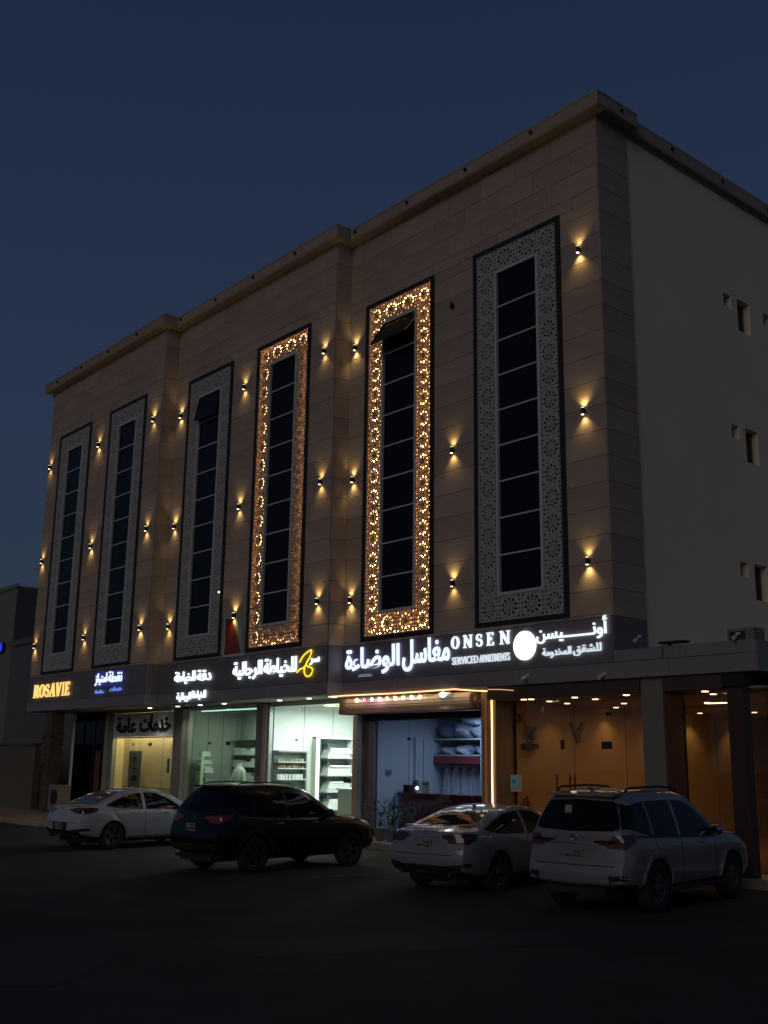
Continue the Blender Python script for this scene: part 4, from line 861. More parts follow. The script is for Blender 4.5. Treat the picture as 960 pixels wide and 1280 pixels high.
s = thing('cable', 'dark cable hanging down the terrace fascia', 'cable', (1.28, -.04, 4.2)); MB().tube([(1.3,-.05,4.70),(1.28,-.05,4.5),(1.31,-.05,4.30),(1.36,-.05,4.16)], .010, 6).build('wire', BLACK, s)
s = thing('outdoor_unit', 'flat box unit standing on the terrace at the right edge', 'air conditioner', (2.9, .8, 4.5)); B(2.5, 3.1, .5, .9, 4.5, 4.98).build('case', GREYCOL, s); B(2.56, 2.9, .48, .499, 4.74, 4.92).build('grille', BLACK, s)

# --- left end: red flowers on the porch column, box, dark shop
s = thing('flower_column', 'tall strand of red flowers and leaves wrapped round the left porch column', 'flowers', (-27.2, -1.05, .15))
lf = MB(); rf = MB()
for i in range(1100):
    z = random.uniform(.2, 3.3); a = random.uniform(0, 6.28); r_ = random.uniform(.32,.44); x, y = -27.25+r_*math.cos(a), -.72+r_*math.sin(a); q = .05; v = [Vector((random.uniform(-1,1), random.uniform(-1,1), random.uniform(-1,1))).normalized()*random.uniform(.03,.07) for _ in range(3)]
    (rf if random.random() < .45 else lf).add([Vector((x,y,z)), Vector((x,y,z))+v[0], Vector((x,y,z))+v[0]+v[1], Vector((x,y,z))+v[1]], [(0,1,2,3)])
lf.build('leaves', mat('dark_leaf', (.035,.05,.025), .7), s, fix=False, kind='stuff'); rf.build('petals', mat('red_petal', (.22,.025,.02), .7), s, fix=False, kind='stuff')
s = thing('outdoor_unit', 'pale boxy unit with a dark grille beside the flower column', 'air conditioner', (-24.9, -1.3, .15)); B(-25.4, -24.45, -1.55, -1.1, .3, 1.24).build('case', mat('unit_cream', (.24,.19,.15), .6), s); MB().cyl((-24.92,-1.56,.78), .3, .01, 'y', 20).build('fan_grille', DVOID, s); B(-25.35, -25.25, -1.5, -1.15, .15, .3).box(-24.6, -24.5, -1.5, -1.15, .15, .3).build('feet', BLACK, s)
B(-28.8, -25.95, .90, .945, .2, 3.7).build('dark_shopfront', DGLASS, bld); 
for x in (-27.9, -26.9): B(x-.03, x+.03, .86, .899, .2, 3.7).build('shop_mullion', BROWN, bld)
s = thing('poster_stand', 'dim red and pink poster beside the left shop jamb', 'poster', (-26.0, .6, .15)); B(-26.35, -25.98, .70, .74, .8, 2.5).build('sheet', mat('poster_pink', (.16,.06,.05), .7, var=.5, scale=5), s); B(-26.38, -25.95, .745, .76, .15, 2.55).build('frame', BLACK, s)
# plants in front of the laundry
def potted(x, y, label, h, seed):
    rnd = random.Random(seed); s = thing('potted_plant', label, 'plant', (x, y, .15), 'potted plants before the laundry front')
    MB().cyl((x, y, .15), .13, .32, 'z', 14, r2=.17).build('pot', mat('pot_grey', (.12,.12,.12), .7), s); m = MB()
    for i in range(90):
        a = rnd.uniform(0,6.28); t_ = rnd.random()**.6; d = Vector((math.cos(a)*.7, math.sin(a)*.7, .5+rnd.random()*1.2)).normalized(); p = Vector((x, y, .47))+d*h*t_*.75; w = Vector((-d.y, d.x, 0)).normalized()*.028; l = (d+Vector((0,0,-.5*t_))).normalized()*.17
        m.add([p, p+l*.5+w, p+l, p+l*.5-w], [(0,1,2,3)])
    m.build('foliage', mat('plant_green', (.05,.075,.04), .6), s, fix=False)
potted(-8.35, .42, 'leafy potted plant at the left end of the laundry front', 1.0, 1); potted(-7.85, .40, 'second leafy potted plant, right of the first at the laundry front', .85, 2); potted(-7.35, .40, 'shorter potted plant nearest the white saloon by the laundry', .6, 3)
s = thing('white_crate', 'pale low crate beside the laundry plants', 'crate', (-7.0, .4, .15)); B(-7.1, -6.55, .25, .6, .15, .62).build('body', mat('crate_grey', (.24,.25,.26), .7), s); B(-7.13, -6.52, .22, .63, .623, .66).build('lid', mat('crate_lid', (.40,.42,.43), .6), s)

# ---------------------------------------------------------------- neighbours on the left
nbm = mat('neighbour_plaster', (.20,.21,.18), .85, var=.12, scale=.4); nbd = mat('neighbour_dark_grey', (.13,.135,.14), .6, var=.15)
nb = thing('neighbour_building', 'plain pale block with a blank dark side wall, far left behind the annex', 'building', (-52, 8, 0))
B(-66, -46.9, 5.0, 22, 0, 12.09).build('wall', nbm, nb); B(-46.9+.003, -46.85, 5.02, 22, 0, 12.0).build('dark_side_sheet', nbd, nb); B(-66.1, -46.8, 4.92, 5.0, 11.95, 12.2).build('parapet', nbm, nb)  # side face carries a darker sheet than the front
for x in (-50, -54, -58): 
    w = B(x-.6, x+.6, 4.96, 4.995, 7.6, 9.2).build('window', ALUG, nb); B(x-.52, x+.52, 4.94, 4.958, 7.68, 9.12).build('pane', DGLASS, w)
an = thing('annex_building', 'dark ribbed annex between the plain block and the apartment building', 'building', (-36, 3, 0))
B(-39.35, -29.6, 2.0, 12, 0, 7.9).build('wall', nbd, an); B(-39.5, -29.5, 1.9, 2.0, 7.72, 8.0).build('cornice', nbd, an)
s = thing('blue_light_sign', 'small glowing blue sign at the left edge on the neighbouring block', 'sign', (-49, 4.8, 8.6)); B(-49.8, -47.9, 4.70, 4.78, 8.30, 8.75).build('light_face', emat('deep_blue', (.03,.04,.9), 1.1), s); B(-49.85, -47.85, 4.785, 4.99, 8.26, 8.79).build('box', BLACK, s)
s = thing('boundary_wall', 'low brownish boundary wall left of the apartment building', 'wall', (-36, -.5, .15)); B(-60, -29.2, -.6, -.35, .15, 2.72).build('wall_body', mat('boundary_render', (.14,.115,.09), .85, var=.2, scale=.7), s); B(-60, -29.2, -.66, -.30, 2.723, 2.82).build('coping', mat('coping', (.09,.085,.08), .8), s)
# ---------------------------------------------------------------- parked cars
def pchip(tab):
    xs = [p[0] for p in tab]; ys = [p[1] for p in tab]; n = len(xs); d = [(ys[i+1]-ys[i])/(xs[i+1]-xs[i]) for i in range(n-1)]
    m = [d[0]]+[0 if d[i-1]*d[i] <= 0 else 2*d[i-1]*d[i]/(d[i-1]+d[i]) for i in range(1, n-1)]+[d[-1]]
    def f(x):
        if x <= xs[0]: return ys[0]
        if x >= xs[-1]: return ys[-1]
        i = max(k for k in range(n-1) if xs[k] <= x); h = xs[i+1]-xs[i]; t = (x-xs[i])/h
        return (2*t**3-3*t*t+1)*ys[i]+(t**3-2*t*t+t)*h*m[i]+(-2*t**3+3*t*t)*ys[i+1]+(t**3-t*t)*h*m[i+1]
    return f
TYRE = mat('tyre_rubber', (.022,.022,.023), .85, bump=.3, bscale=30); RIM = mat('alloy_rim', (.14,.145,.15), .4, metal=.7); RIMD = mat('dark_alloy', (.10,.10,.11), .35, metal=.7)
CGL = mat('car_glass', (.006,.007,.008), .05, spec=.22); LRED = mat('tail_lamp_red', (.055,.006,.005), .12, coat=1.0); LCLR = mat('tail_lamp_smoked', (.05,.018,.018), .1, coat=1.0); CHR = mat('chrome', (.55,.56,.58), .15, metal=1.0)
TRIM = mat('black_trim', (.02,.02,.021), .5); PLATE = mat('plate', (.22,.22,.21), .5); WELL = mat('wheel_well', (.008,.008,.008), .95)
def car(sp, label, cat_, pose, group='cars parked in front of the shops'):
    root = thing(sp['name'], label, cat_, (0,0,0), group)
    xr, xf = sp['top'][0][0], sp['top'][-1][0]
    ft, fb, fbo, fw = pchip(sp['top']), pchip(sp['belt']), pchip(sp['bot']), pchip(sp['hw']); fr, ff = pchip(sp['rear']), pchip(sp['front'])
    st = []; x = xr
    while x < xf-.001: st.append(x); x += .035 if (x < xr+.2 or x > xf-.25) else .08
    st.append(xf); rings = []
    def warp(x, z):
        a = max(0, 1-(x-xr)/sp.get('rb', .9)); b = max(0, 1-(xf-x)/.9); a = a*a*(3-2*a); b = b*b*(3-2*b)
        return x+(fr(z)-xr)*a+(ff(z)-xf)*b
    for x in st:
        zt, zb, z0, w = ft(x), min(fb(x), ft(x)-.035), fbo(x), fw(x)
        u = min(1, max(0, (x-xr)/.28)); v = min(1, max(0, (xf-x)/.38)); w *= (1-.085*(1-u)**2.2)*(1-.16*(1-v)**2.2)
        gh = zt-zb; ws = w*.955; wt = max(.3, ws-.03-sp['tumble']*gh); r = min(.085, gh*.32)
        k = min(1, gh/.3); wt = wt*k+(ws*.93)*(1-k)
        h = zb-z0
        P = [(0,z0),(.5*w,z0),(.86*w,z0+.01),(.955*w,z0+.05),(.985*w,z0+.14*h+.03),(.995*w,z0+.32*h),(w,z0+.50*h),(.997*w,z0+.68*h),(.985*w,z0+.84*h),(.972*w,z0+.93*h),(ws,zb-.004),(ws-.014,zb+.012*k)]
        for t in (.12,.3,.5,.7,.87,1.0):
            yy = (ws-.014)+(wt-ws+.014)*t; zz = zb+.012*k+(zt-r-zb-.012*k)*t; yy += .022*math.sin(math.pi*t)*k; P.append((yy, zz))
        P += [(wt-.022, zt-r*.52),(wt-.07, zt-r*.2),(wt-.16, zt-r*.03),(wt*.5, zt+.012),(0, zt+.018)]
        rings.append([(warp(x, z), y, z) for y, z in P])
    n = len(rings[0]); mb = MB(); full = []
    for rg in rings:
        L = [(a, b, c) for a, b, c in rg]; Rr = [(a, -b, c) for a, b, c in rg[1:-1]][::-1]; full.append(L+Rr)
    N = len(full[0]); vs = [p for f_ in full for p in f_]; fs = []
    for i in range(len(full)-1):
        for k_ in range(N): fs.append((i*N+k_, i*N+(k_+1) % N, (i+1)*N+(k_+1) % N, (i+1)*N+k_))
    mb.add(vs, fs)
    for e, rg, sg in ((0, rings[0], -1), (len(rings)-1, rings[-1], 1)):     # bulged end caps
        base = e*N; cols = (-.8,-.5,0,.5,.8); idx = {}
        for q in range(1, n-1):
            a, b, c = rg[q]
            for ci, f_ in enumerate(cols): idx[(q, ci)] = len(mb.v); mb.v.append((a+sg*sp.get('bulge', .10)*(1-f_*f_)*(1 if sg < 0 else 1.3), b*f_, c))
        def V(q, ci):
            if q == 0: return base
            if q == n-1: return base+n-1
            if ci == -1: return base+(N-q)
            if ci == len(cols): return base+q
            return idx[(q, ci)]
        for q in range(0, n-1):
            for ci in range(-1, len(cols)):
                f_ = [V(q, ci), V(q, ci+1), V(q+1, ci+1), V(q+1, ci)]; g_ = []
                for t_ in f_:
                    if t_ not in g_: g_.append(t_)
                if len(g_) > 2: mb.f.append(tuple(g_)); mb.mi.append(0)
    body = mb.build('body', [sp['paint'], WELL], root, smooth=False)
    # cut the wheel arches
    ct = MB(); rw = sp['wr']
    for xw in (0, sp['wb']):
        for s_ in (-1, 1): ct.cyl((xw, s_*.62 if s_ > 0 else -1.2, rw), rw+.055, .58, 'y', 32, mi=1)
    cu = ct.build('cut', [sp['paint'], WELL], None); md = body.modifiers.new('b', 'BOOLEAN'); md.object = cu; md.operation = 'DIFFERENCE'; md.solver = 'EXACT'
    try: md.material_mode = 'TRANSFER'
    except Exception: pass
    bpy.context.view_layer.update(); dg = bpy.context.evaluated_depsgraph_get(); me = bpy.data.meshes.new_from_object(body.evaluated_get(dg)); body.modifiers.clear(); body.data = me; bpy.data.objects.remove(cu)
    me.polygons.foreach_set('use_smooth', [True]*len(me.polygons))
    try: me.set_sharp_from_angle(angle=R(32))
    except Exception: pass
    bm = bmesh.new(); bm.from_mesh(me); T = BVHTree.FromBMesh(bm)
    def hit(o, d):
        h = T.ray_cast(Vector(o), Vector(d).normalized())
        if h[0] is None: h = T.find_nearest(Vector(o)+Vector(d).normalized()*2.2)
        nn = h[1]; 
        if nn.dot(Vector(d)) > 0: nn = -nn
        return h[0], nn
    def rsm(c, n_):
        L = [0]
        for a, b in zip(c[:-1], c[1:]): L.append(L[-1]+math.dist(a, b))
        out = []
        for i in range(n_+1):
            t_ = L[-1]*i/n_; k_ = max(j for j in range(len(c)) if L[j] <= t_+1e-9); k_ = min(k_, len(c)-2); f_ = (t_-L[k_])/max(1e-9, L[k_+1]-L[k_]); out.append(tuple(c[k_][j]*(1-f_)+c[k_+1][j]*f_ for j in (0, 1)))
        return out
    def patch(nm, top, bot, m, mode, side=1, off=.006, nu=14, nv=6, parent=root, label=None):
        a, b = rsm(top, nu), rsm(bot, nu); G = []
        for j in range(nv+1):
            for i in range(nu+1):
                f_ = j/nv; p, q = a[i][0]*(1-f_)+b[i][0]*f_, a[i][1]*(1-f_)+b[i][1]*f_
                if mode == 'side': h, nn = hit((p, side*1.6, q), (0, -side, 0))
                elif mode == 'rear': h, nn = hit((-3, p, q), (1, 0, 0))
                elif mode == 'front': h, nn = hit((7, p, q), (-1, 0, 0))
                else: h, nn = hit((p, q, 2.6), (0, 0, -1))
                G.append((h, nn))
        mb = MB(); W = nu+1; mb.v = [tuple(h+nn*off) for h, nn in G]+[tuple(h-nn*.01) for h, nn in G]; M_2 = len(G)
        for j in range(nv):
            for i in range(nu): mb.f.append((j*W+i, j*W+i+1, (j+1)*W+i+1, (j+1)*W+i)); mb.mi.append(0)
        bd = [i for i in range(W)]+[j*W+nu for j in range(1, nv+1)]+[nv*W+i for i in range(nu-1, -1, -1)]+[j*W for j in range(nv-1, 0, -1)]
        for p, q in zip(bd, bd[1:]+bd[:1]): mb.f.append((p, q, q+M_2, p+M_2)); mb.mi.append(0)
        o = mb.build(nm, m, parent, smooth=True)
        if label: o['label'] = label
        return o
    sp['details'](root, patch, hit, sp)
    bm.free()
    # wheels
    rr = sp['rr']
    for xw in (0, sp['wb']):
        for s_ in (-1, 1):
            yo = s_*(sp['track'])
            w = MB(); prof = [(rr,-.105),(rr+.02,-.112),(rw-.05,-.115),(rw-.012,-.095),(rw,-.06),(rw,.06),(rw-.012,.095),(rw-.05,.115),(rr+.02,.112),(rr,.105)]; w.lathe(prof, (0,0,0), 'y', 36); w.v = [(a+xw, b+yo, c+rw) for a, b, c in w.v]
            wh = w.build('wheel', TYRE, root, smooth=True, origin=(xw, yo, rw))
            ri = MB(); ys = s_*.085; ri.lathe([(rr+.005,ys),(rr-.012,ys+s_*.012),(rr-.03,ys),(rr-.035,-ys*.6)], (0,0,0), 'y', 36); ri.lathe([(0,ys+s_*.006),(.055,ys+s_*.006),(.065,ys-s_*.02)], (0,0,0), 'y', 16); ri.lathe([(0,-ys*.2),(rr-.02,-ys*.2)], (0,0,0), 'y', 24, mi=1)
            ns = sp['spokes']
            for k_ in range(ns):
                for tw in (-.10, .10):
                    a0 = 2*math.pi*k_/ns; a1 = a0+tw*1.6; p0 = (math.cos(a0+tw*.4)*.05, math.sin(a0+tw*.4)*.05); p1 = (math.cos(a1)*(rr-.02), math.sin(a1)*(rr-.02)); nx, nz = -(p1[1]-p0[1]), p1[0]-p0[0]; l = math.hypot(nx, nz); nx, nz = nx/l*.016, nz/l*.016
                    b0 = len(ri.v); yy0, yy1 = ys+s_*.004, ys-s_*.03
                    for y_ in (yy0, yy1): ri.v += [(p0[0]+nx, y_, p0[1]+nz), (p1[0]+nx*1.3, y_, p1[1]+nz*1.3), (p1[0]-nx*1.3, y_, p1[1]-nz*1.3), (p0[0]-nx, y_, p0[1]-nz)]
                    for f_ in ((0,1,2,3),(7,6,5,4),(0,4,5,1),(1,5,6,2),(2,6,7,3),(3,7,4,0)): ri.f.append(tuple(b0+t_ for t_ in f_)); ri.mi.append(0)
            ri.v = [(a+xw, b+yo, c+rw) for a, b, c in ri.v]; ri.build('rim', [sp.get('rim', RIM), WELL], wh, origin=(xw, yo, rw))
    root.location = (pose[0], pose[1], 0); root.rotation_euler = (0, 0, R(pose[2])); return root

def mirror_part(root, hit, x, z, m, w=.11, h=.14):
    for s_ in (-1, 1):
        p, nn = hit((x, s_*1.6, z), (0, -s_, 0)); mb = MB().sphere((0,0,0), 1, 14, 8); mb.v = [(p.x+a*.07-.02*(b*s_ > 0), p.y+s_*.12+b*w, p.z+.05+c*h*.6) for a, b, c in mb.v]; o = mb.build('wing_mirror', m, root, smooth=True)
        MB().tube([(p.x, p.y-s_*.02, p.z), (p.x, p.y+s_*.06, p.z+.03)], .02).build('stalk', TRIM, o)
def handles(root, hit, xs, z, m):
    for x in xs:
        for s_ in (-1, 1):
            p, nn = hit((x, s_*1.6, z), (0, -s_, 0)); MB().tube([(x-.10, p.y+s_*.008, z), (x-.07, p.y+s_*.035, z+.004), (x+.07, p.y+s_*.035, z+.004), (x+.10, p.y+s_*.008, z)], .012, 8).build('door_handle', m, root, smooth=True)
SEAM = mat('panel_gap', (.012,.012,.012), .8)
def seams(patch, lines):
    for pts in lines:
        w = .007
        for s_ in (-1, 1): patch('door_seam', [(a-w, b) for a, b in pts], [(a+w, b) for a, b in pts], SEAM, 'side', s_, .002, 14, 1)
def plate(root, hit, z, w=.32, h=.155, y=0, m=None):
    p, nn = hit((-3, y, z), (1, 0, 0)); o = B(p.x-.018, p.x-.004, y-w/2, y+w/2, z-h/2, z+h/2).build('number_plate', m or PLATE, root); b = MB()
    for k in range(4): b.box(p.x-.021, p.x-.0185, y-w*.42+k*w*.11, y-w*.42+k*w*.11+.022, z-.05, z-.01); b.box(p.x-.021, p.x-.0185, y+.02+k*.034, y+.04+k*.034, z-.05, z-.01); b.box(p.x-.021, p.x-.0185, y-w*.42+k*w*.11, y-w*.42+k*w*.11+.024, z+.012, z+.045)
    b.build('characters', TRIM, o, kind='stuff')

def det_fort(root, patch, hit, sp):
    for s_ in (-1, 1):
        patch('side_window', [(-.66,1.60),(-.10,1.665)], [(-.80,1.28),(-.45,1.20),(-.10,1.155)], CGL, 'side', s_); patch('corner_glass', [(s_*.50,1.66),(s_*.68,1.62)], [(s_*.60,1.235),(s_*.80,1.27)], CGL, 'rear', off=.004, nu=5); patch('corner_glass', [(-.70,1.60),(-.60,1.61)], [(-.86,1.27),(-.72,1.26)], CGL, 'side', s_, .003, 5, 6)
        patch('side_window', [(-.04,1.668),(.78,1.675)], [(-.04,1.15),(.78,1.115)], CGL, 'side', s_)
        patch('side_window', [(.88,1.672),(1.30,1.65),(1.62,1.54),(2.12,1.17)], [(.88,1.112),(1.6,1.09),(2.12,1.085)], CGL, 'side', s_)
        patch('window_trim', [(-.74,1.175),(.5,1.13),(2.15,1.085)], [(-.74,1.15),(.5,1.105),(2.15,1.06)], TRIM, 'side', s_, .01, 20, 1)
        patch('tail_light', [(-.42*1, 1.075)]*0+[(s_*.34,1.09),(s_*.62,1.10),(s_*.84,1.15)], [(s_*.36,1.045),(s_*.62,1.0),(s_*.84,.97)], LRED, 'rear', off=.012)
        patch('tail_light', [(-.93,1.165),(-.78,1.19),(-.62,1.20)], [(-.95,.985),(-.84,1.0),(-.66,1.12)], LCLR, 'side', s_, .012)
        patch('arch_flare', [(-.46,.36),(-.42,.60),(-.25,.80),(0,.87),(.25,.80),(.42,.60),(.46,.36)], [(-.52,.36),(-.48,.62),(-.28,.86),(0,.935),(.28,.86),(.48,.62),(.52,.36)], sp['paint'], 'side', s_, .022, 28, 2)
        X = sp['wb']; patch('arch_flare', [(X-.46,.36),(X-.42,.60),(X-.25,.80),(X,.87),(X+.25,.80),(X+.42,.60),(X+.46,.36)], [(X-.52,.36),(X-.48,.62),(X-.28,.86),(X,.935),(X+.28,.86),(X+.48,.62),(X+.52,.36)], sp['paint'], 'side', s_, .022, 28, 2)
        MB().tube([(-.45,s_*.60,1.80),(-.35,s_*.62,1.865),(.6,s_*.63,1.885),(1.2,s_*.61,1.86),(1.32,s_*.60,1.80)], .018, 8).build('roof_rail', TRIM, root, smooth=True)
        B(.45, 2.3, s_*.88-.06, s_*.88+.06, .30, .36).build('side_step', TRIM, root)
        p = hit((-3, s_*.74, .52), (1,0,0))[0]; patch('bumper_reflector', [(s_*.70,.57),(s_*.82,.565)], [(s_*.70,.545),(s_*.82,.54)], LRED, 'rear', off=.01, nu=6, nv=2)
        patch('fog_recess', [(s_*.60,.60),(s_*.86,.60)], [(s_*.62,.49),(s_*.86,.46)], TRIM, 'rear', off=.004, nu=6, nv=2)
    patch('rear_window', [(-.56,1.66),(0,1.69),(.56,1.66)], [(-.66,1.235),(0,1.215),(.66,1.235)], CGL, 'rear')
    patch('chrome_strip', [(-.42,1.055),(.42,1.055)], [(-.42,1.02),(.42,1.02)], CHR, 'rear', off=.016, nv=1)
    patch('plate_recess', [(-.36,.99),(.36,.99)], [(-.28,.80),(.28,.80)], mat('recess_grey', (.17,.175,.18), .4), 'rear', off=.003)
    patch('tailgate_seam', [(-.70,.735),(.70,.735)], [(-.70,.722),(.70,.722)], SEAM, 'rear', off=.003, nv=1); patch('bumper_lower', [(-.84,.47),(.84,.47)], [(-.8,.40),(.8,.40)], TRIM, 'rear', off=.008, nv=2)
    plate(root, hit, .89); p = hit((-3,0,1.125),(1,0,0))[0]; MB().lathe([(.030,-.004),(.042,-.008),(.052,-.004)], (0,0,0), 'y', 24).build('badge', CHR, root) if False else None
    bd = MB(); 
    for rx, rz, cz in ((.062,.042,0),(.028,.042,0),(.050,.016,.022)): bd.tube([(p.x-.008, rx*math.cos(a*math.pi/12), 1.125+cz+rz*math.sin(a*math.pi/12)) for a in range(24)], .006, 6, closed=True)
    bd.build('badge', CHR, root)
    sp_ = MB(); sp_.box(-.80, -.50, -.60, .60, 1.768, 1.80); sp_.v = [(a-(.03 if abs(b) < .1 else 0), b, c-(.03 if a < -.7 else 0)) for a, b, c in sp_.v]; o = sp_.build('roof_spoiler', sp['paint'], root); B(-.79, -.781, -.15, .15, 1.755, 1.768).build('brake_light', LCLR, o)
    MB().tube([(-.98,0,1.22),(-1.0,-.02,1.25),(-.93,-.32,1.32)], .010, 6).build('rear_wiper', TRIM, root); MB().tube([(-.40,0,1.83),(-.52,0,1.90)], [.03,.008], 8).build('shark_fin', sp['paint'], root)
    patch('windscreen', [(1.72,-.58),(1.72,.58)], [(2.40,-.70),(2.40,.70)], CGL, 'top')
    seams(patch, [[(-.08,1.15),(-.02,.98),(.35,.88),(.42,.42)], [(.83,1.12),(.84,.40)], [(2.05,1.08),(2.10,.8),(2.06,.42)]]); handles(root, hit, (.60,1.62), .99, CHR); mirror_part(root, hit, 2.02, 1.13, CHR)
    B(-.95, -.5, -.5, .5, .30, .42).build('underbody', TRIM, root); B(-.5, 3.0, -.55, .55, .24, .40).build('chassis', TRIM, root)
    B(-.86,-.855,.10,.22,1.38,1.60).build('rear_sticker', mat('sticker', (.40,.36,.22), .6), root)
def det_suv(root, patch, hit, sp):
    for s_ in (-1, 1):
        patch('side_window', [(-.50,1.50),(-.02,1.54)], [(-.55,1.30),(-.25,1.14),(-.02,1.10)], CGL, 'side', s_); patch('side_window', [(.03,1.545),(.82,1.56)], [(.03,1.09),(.82,1.065)], CGL, 'side', s_); patch('side_window', [(.90,1.56),(1.30,1.53),(1.60,1.42),(2.12,1.12)], [(.90,1.06),(2.12,1.05)], CGL, 'side', s_)
        patch('tail_light', [(s_*.34,1.10),(s_*.80,1.13)], [(s_*.36,1.06),(s_*.80,.98)], mat('tail_lamp_bright', (.20,.014,.010), .15, coat=1), 'rear', off=.012); patch('tail_light', [(-.86,1.13),(-.55,1.16)], [(-.88,.98),(-.62,1.08)], mat('tail_lamp_bright', (.20,.014,.010), .15, coat=1), 'side', s_, .012)  # lens red brightened to stand for light reflected off it
        patch('arch_cladding', [(-.44,.36),(-.38,.60),(0,.83),(.38,.60),(.44,.36)], [(-.50,.36),(-.44,.64),(0,.89),(.44,.64),(.50,.36)], TRIM, 'side', s_, .012, 28, 2)
        MB().tube([(-.30,s_*.56,1.70),(-.2,s_*.57,1.755),(.6,s_*.58,1.775),(1.2,s_*.57,1.74),(1.30,s_*.56,1.68)], .014, 8).build('roof_rail', RIMD, root, smooth=True)
        B(-.9, -.6, s_*.55-.05, s_*.55+.05, .30, .37).build('exhaust', CHR, root)
    patch('rear_window', [(-.52,1.56),(0,1.59),(.52,1.56)], [(-.66,1.22),(0,1.19),(.66,1.22)], CGL, 'rear'); plate(root, hit, .90); patch('bumper_lower', [(-.82,.58),(.82,.58)], [(-.8,.38),(.8,.38)], TRIM, 'rear', off=.01)
    sp_ = MB(); sp_.box(-.60, -.36, -.47, .47, 1.675, 1.708); sp_.build('roof_spoiler', sp['paint'], root)
    patch('windscreen', [(1.62,-.55),(1.62,.55)], [(2.32,-.68),(2.32,.68)], CGL, 'top'); seams(patch, [[(0,1.09),(.05,.9),(.38,.8),(.42,.42)], [(.86,1.07),(.86,.40)], [(2.0,1.05),(2.04,.42)]]); handles(root, hit, (.60,1.60), .96, CHR); mirror_part(root, hit, 1.98, 1.09, sp['paint'])
    p = hit((-3,0,1.10),(1,0,0))[0]; MB().tube([(p.x-.008, .055*math.cos(a*math.pi/12), 1.08+.035*math.sin(a*math.pi/12)) for a in range(24)], .006, 6, closed=True).build('badge', CHR, root); B(-.8, 3.0, -.55, .55, .24, .42).build('underbody', TRIM, root)
    B(3.3, 3.36, -.5, .5, .62, .70).build('front_grille', TRIM, root)
def sedan(root, patch, hit, sp, E):
    for s_ in (-1, 1):
        if E:
            patch('side_window', [(-.22,1.06),(.10,1.19),(.50,1.315),(.90,1.365)], [(-.22,1.045),(.2,.99),(.90,.965)], CGL, 'side', s_); patch('side_window', [(1.0,1.37),(1.35,1.355),(1.70,1.24),(2.16,.97)], [(1.0,.96),(1.6,.945),(2.16,.935)], CGL, 'side', s_)
            patch('tail_light', [(s_*.30,.97),(s_*.55,1.01),(s_*.78,1.0)], [(s_*.30,.955),(s_*.55,.87),(s_*.78,.86)], LCLR, 'rear', off=.012); patch('tail_light', [(-.86,1.0),(-.62,1.015),(-.44,.99)], [(-.88,.86),(-.66,.88),(-.44,.965)], LCLR, 'side', s_, .012)
        else:
            patch('side_window', [(-.34,1.08),(.0,1.19),(.45,1.315),(.92,1.365)], [(-.34,1.06),(.1,.99),(.92,.965)], CGL, 'side', s_); patch('side_window', [(1.02,1.37),(1.4,1.355),(1.80,1.23),(2.28,.97)], [(1.02,.96),(1.6,.945),(2.28,.935)], CGL, 'side', s_)
            patch('tail_light', [(s_*.36,.985),(s_*.60,.995),(s_*.82,1.0)], [(s_*.36,.93),(s_*.60,.86),(s_*.82,.83)], LRED, 'rear', off=.014); patch('tail_light', [(-.98,1.0),(-.75,1.01),(-.60,.99)], [(-1.0,.84),(-.84,.86),(-.62,.96)], LRED, 'side', s_, .014)
    patch('rear_window', [(sp['rg'][1],-.50),(sp['rg'][1],.50)], [(sp['rg'][0],-.60),(sp['rg'][0],.60)], mat('rear_glass', (.012,.012,.014), .08, spec=.9, coat=1.0), 'top', off=.006, nu=16, nv=10); patch('windscreen', [(1.75,-.52),(1.75,.52)], [(2.42,-.64),(2.42,.64)], CGL, 'top', nv=8)
    MB().box(sp['xr']+.02, sp['xr']+.22, -.60, .60, sp['dk'], sp['dk']+.018).build('boot_spoiler', sp['paint'], root) if E else None
    patch('boot_seam', [(-.62,.66),(.62,.66)], [(-.62,.648),(.62,.648)], SEAM, 'rear', off=.003, nv=1)
    patch('bumper_lower', [(-.74,.44),(-.3,.48),(.3,.48),(.74,.44)], [(-.72,.33),(0,.30),(.72,.33)], TRIM, 'rear', off=.008, nu=18)
    for s_ in (-1, 1): patch('bumper_vent', [(s_*.44,.475),(s_*.86,.53)], [(s_*.46,.43),(s_*.86,.46)], TRIM, 'rear', off=.006, nu=12, nv=3); MB().tube([(sp['xr']-.02, s_*.52, .33), (sp['xr']+.2, s_*.52, .33)], .038, 12).build('exhaust', CHR, root)
    if E: patch('plate_recess', [(-.34,.66),(.34,.66)], [(-.3,.48),(.3,.48)], TRIM, 'rear', off=.004); plate(root, hit, .57)
    else: patch('plate_recess', [(-.30,.93),(.30,.93)], [(-.25,.74),(.25,.74)], mat('recess_white', (.2,.2,.21), .4), 'rear', off=.003); plate(root, hit, .83); patch('chrome_strip', [(-.34,.975),(.34,.975)], [(-.34,.955),(.34,.955)], CHR, 'rear', off=.012, nv=1)
    p = hit((-3,0,.985 if E else .99),(1,0,0))[0]; MB().tube([(p.x-.006, .05*math.cos(a*math.pi/12), p.z+.012+.028*math.sin(a*math.pi/12)) for a in range(24)], .005, 6, closed=True).build('badge', CHR, root)
    wb = sp['wb']; seams(patch, [[(.02,1.0),(.10,.8),(.36,.66),(.42,.30)], [(.96,.96),(.95,.28)], [(2.10,.93),(2.14,.7),(2.10,.28)]]); handles(root, hit, (.62,1.60), .86, CHR if E else sp['paint']); mirror_part(root, hit, 2.05, .96, sp['paint'], .10, .12)
    for s_ in (-1, 1): patch('sill_trim', [(.45,.31),(2.25,.31)], [(.45,.285),(2.25,.285)], CHR if E else TRIM, 'side', s_, .006, 12, 1)
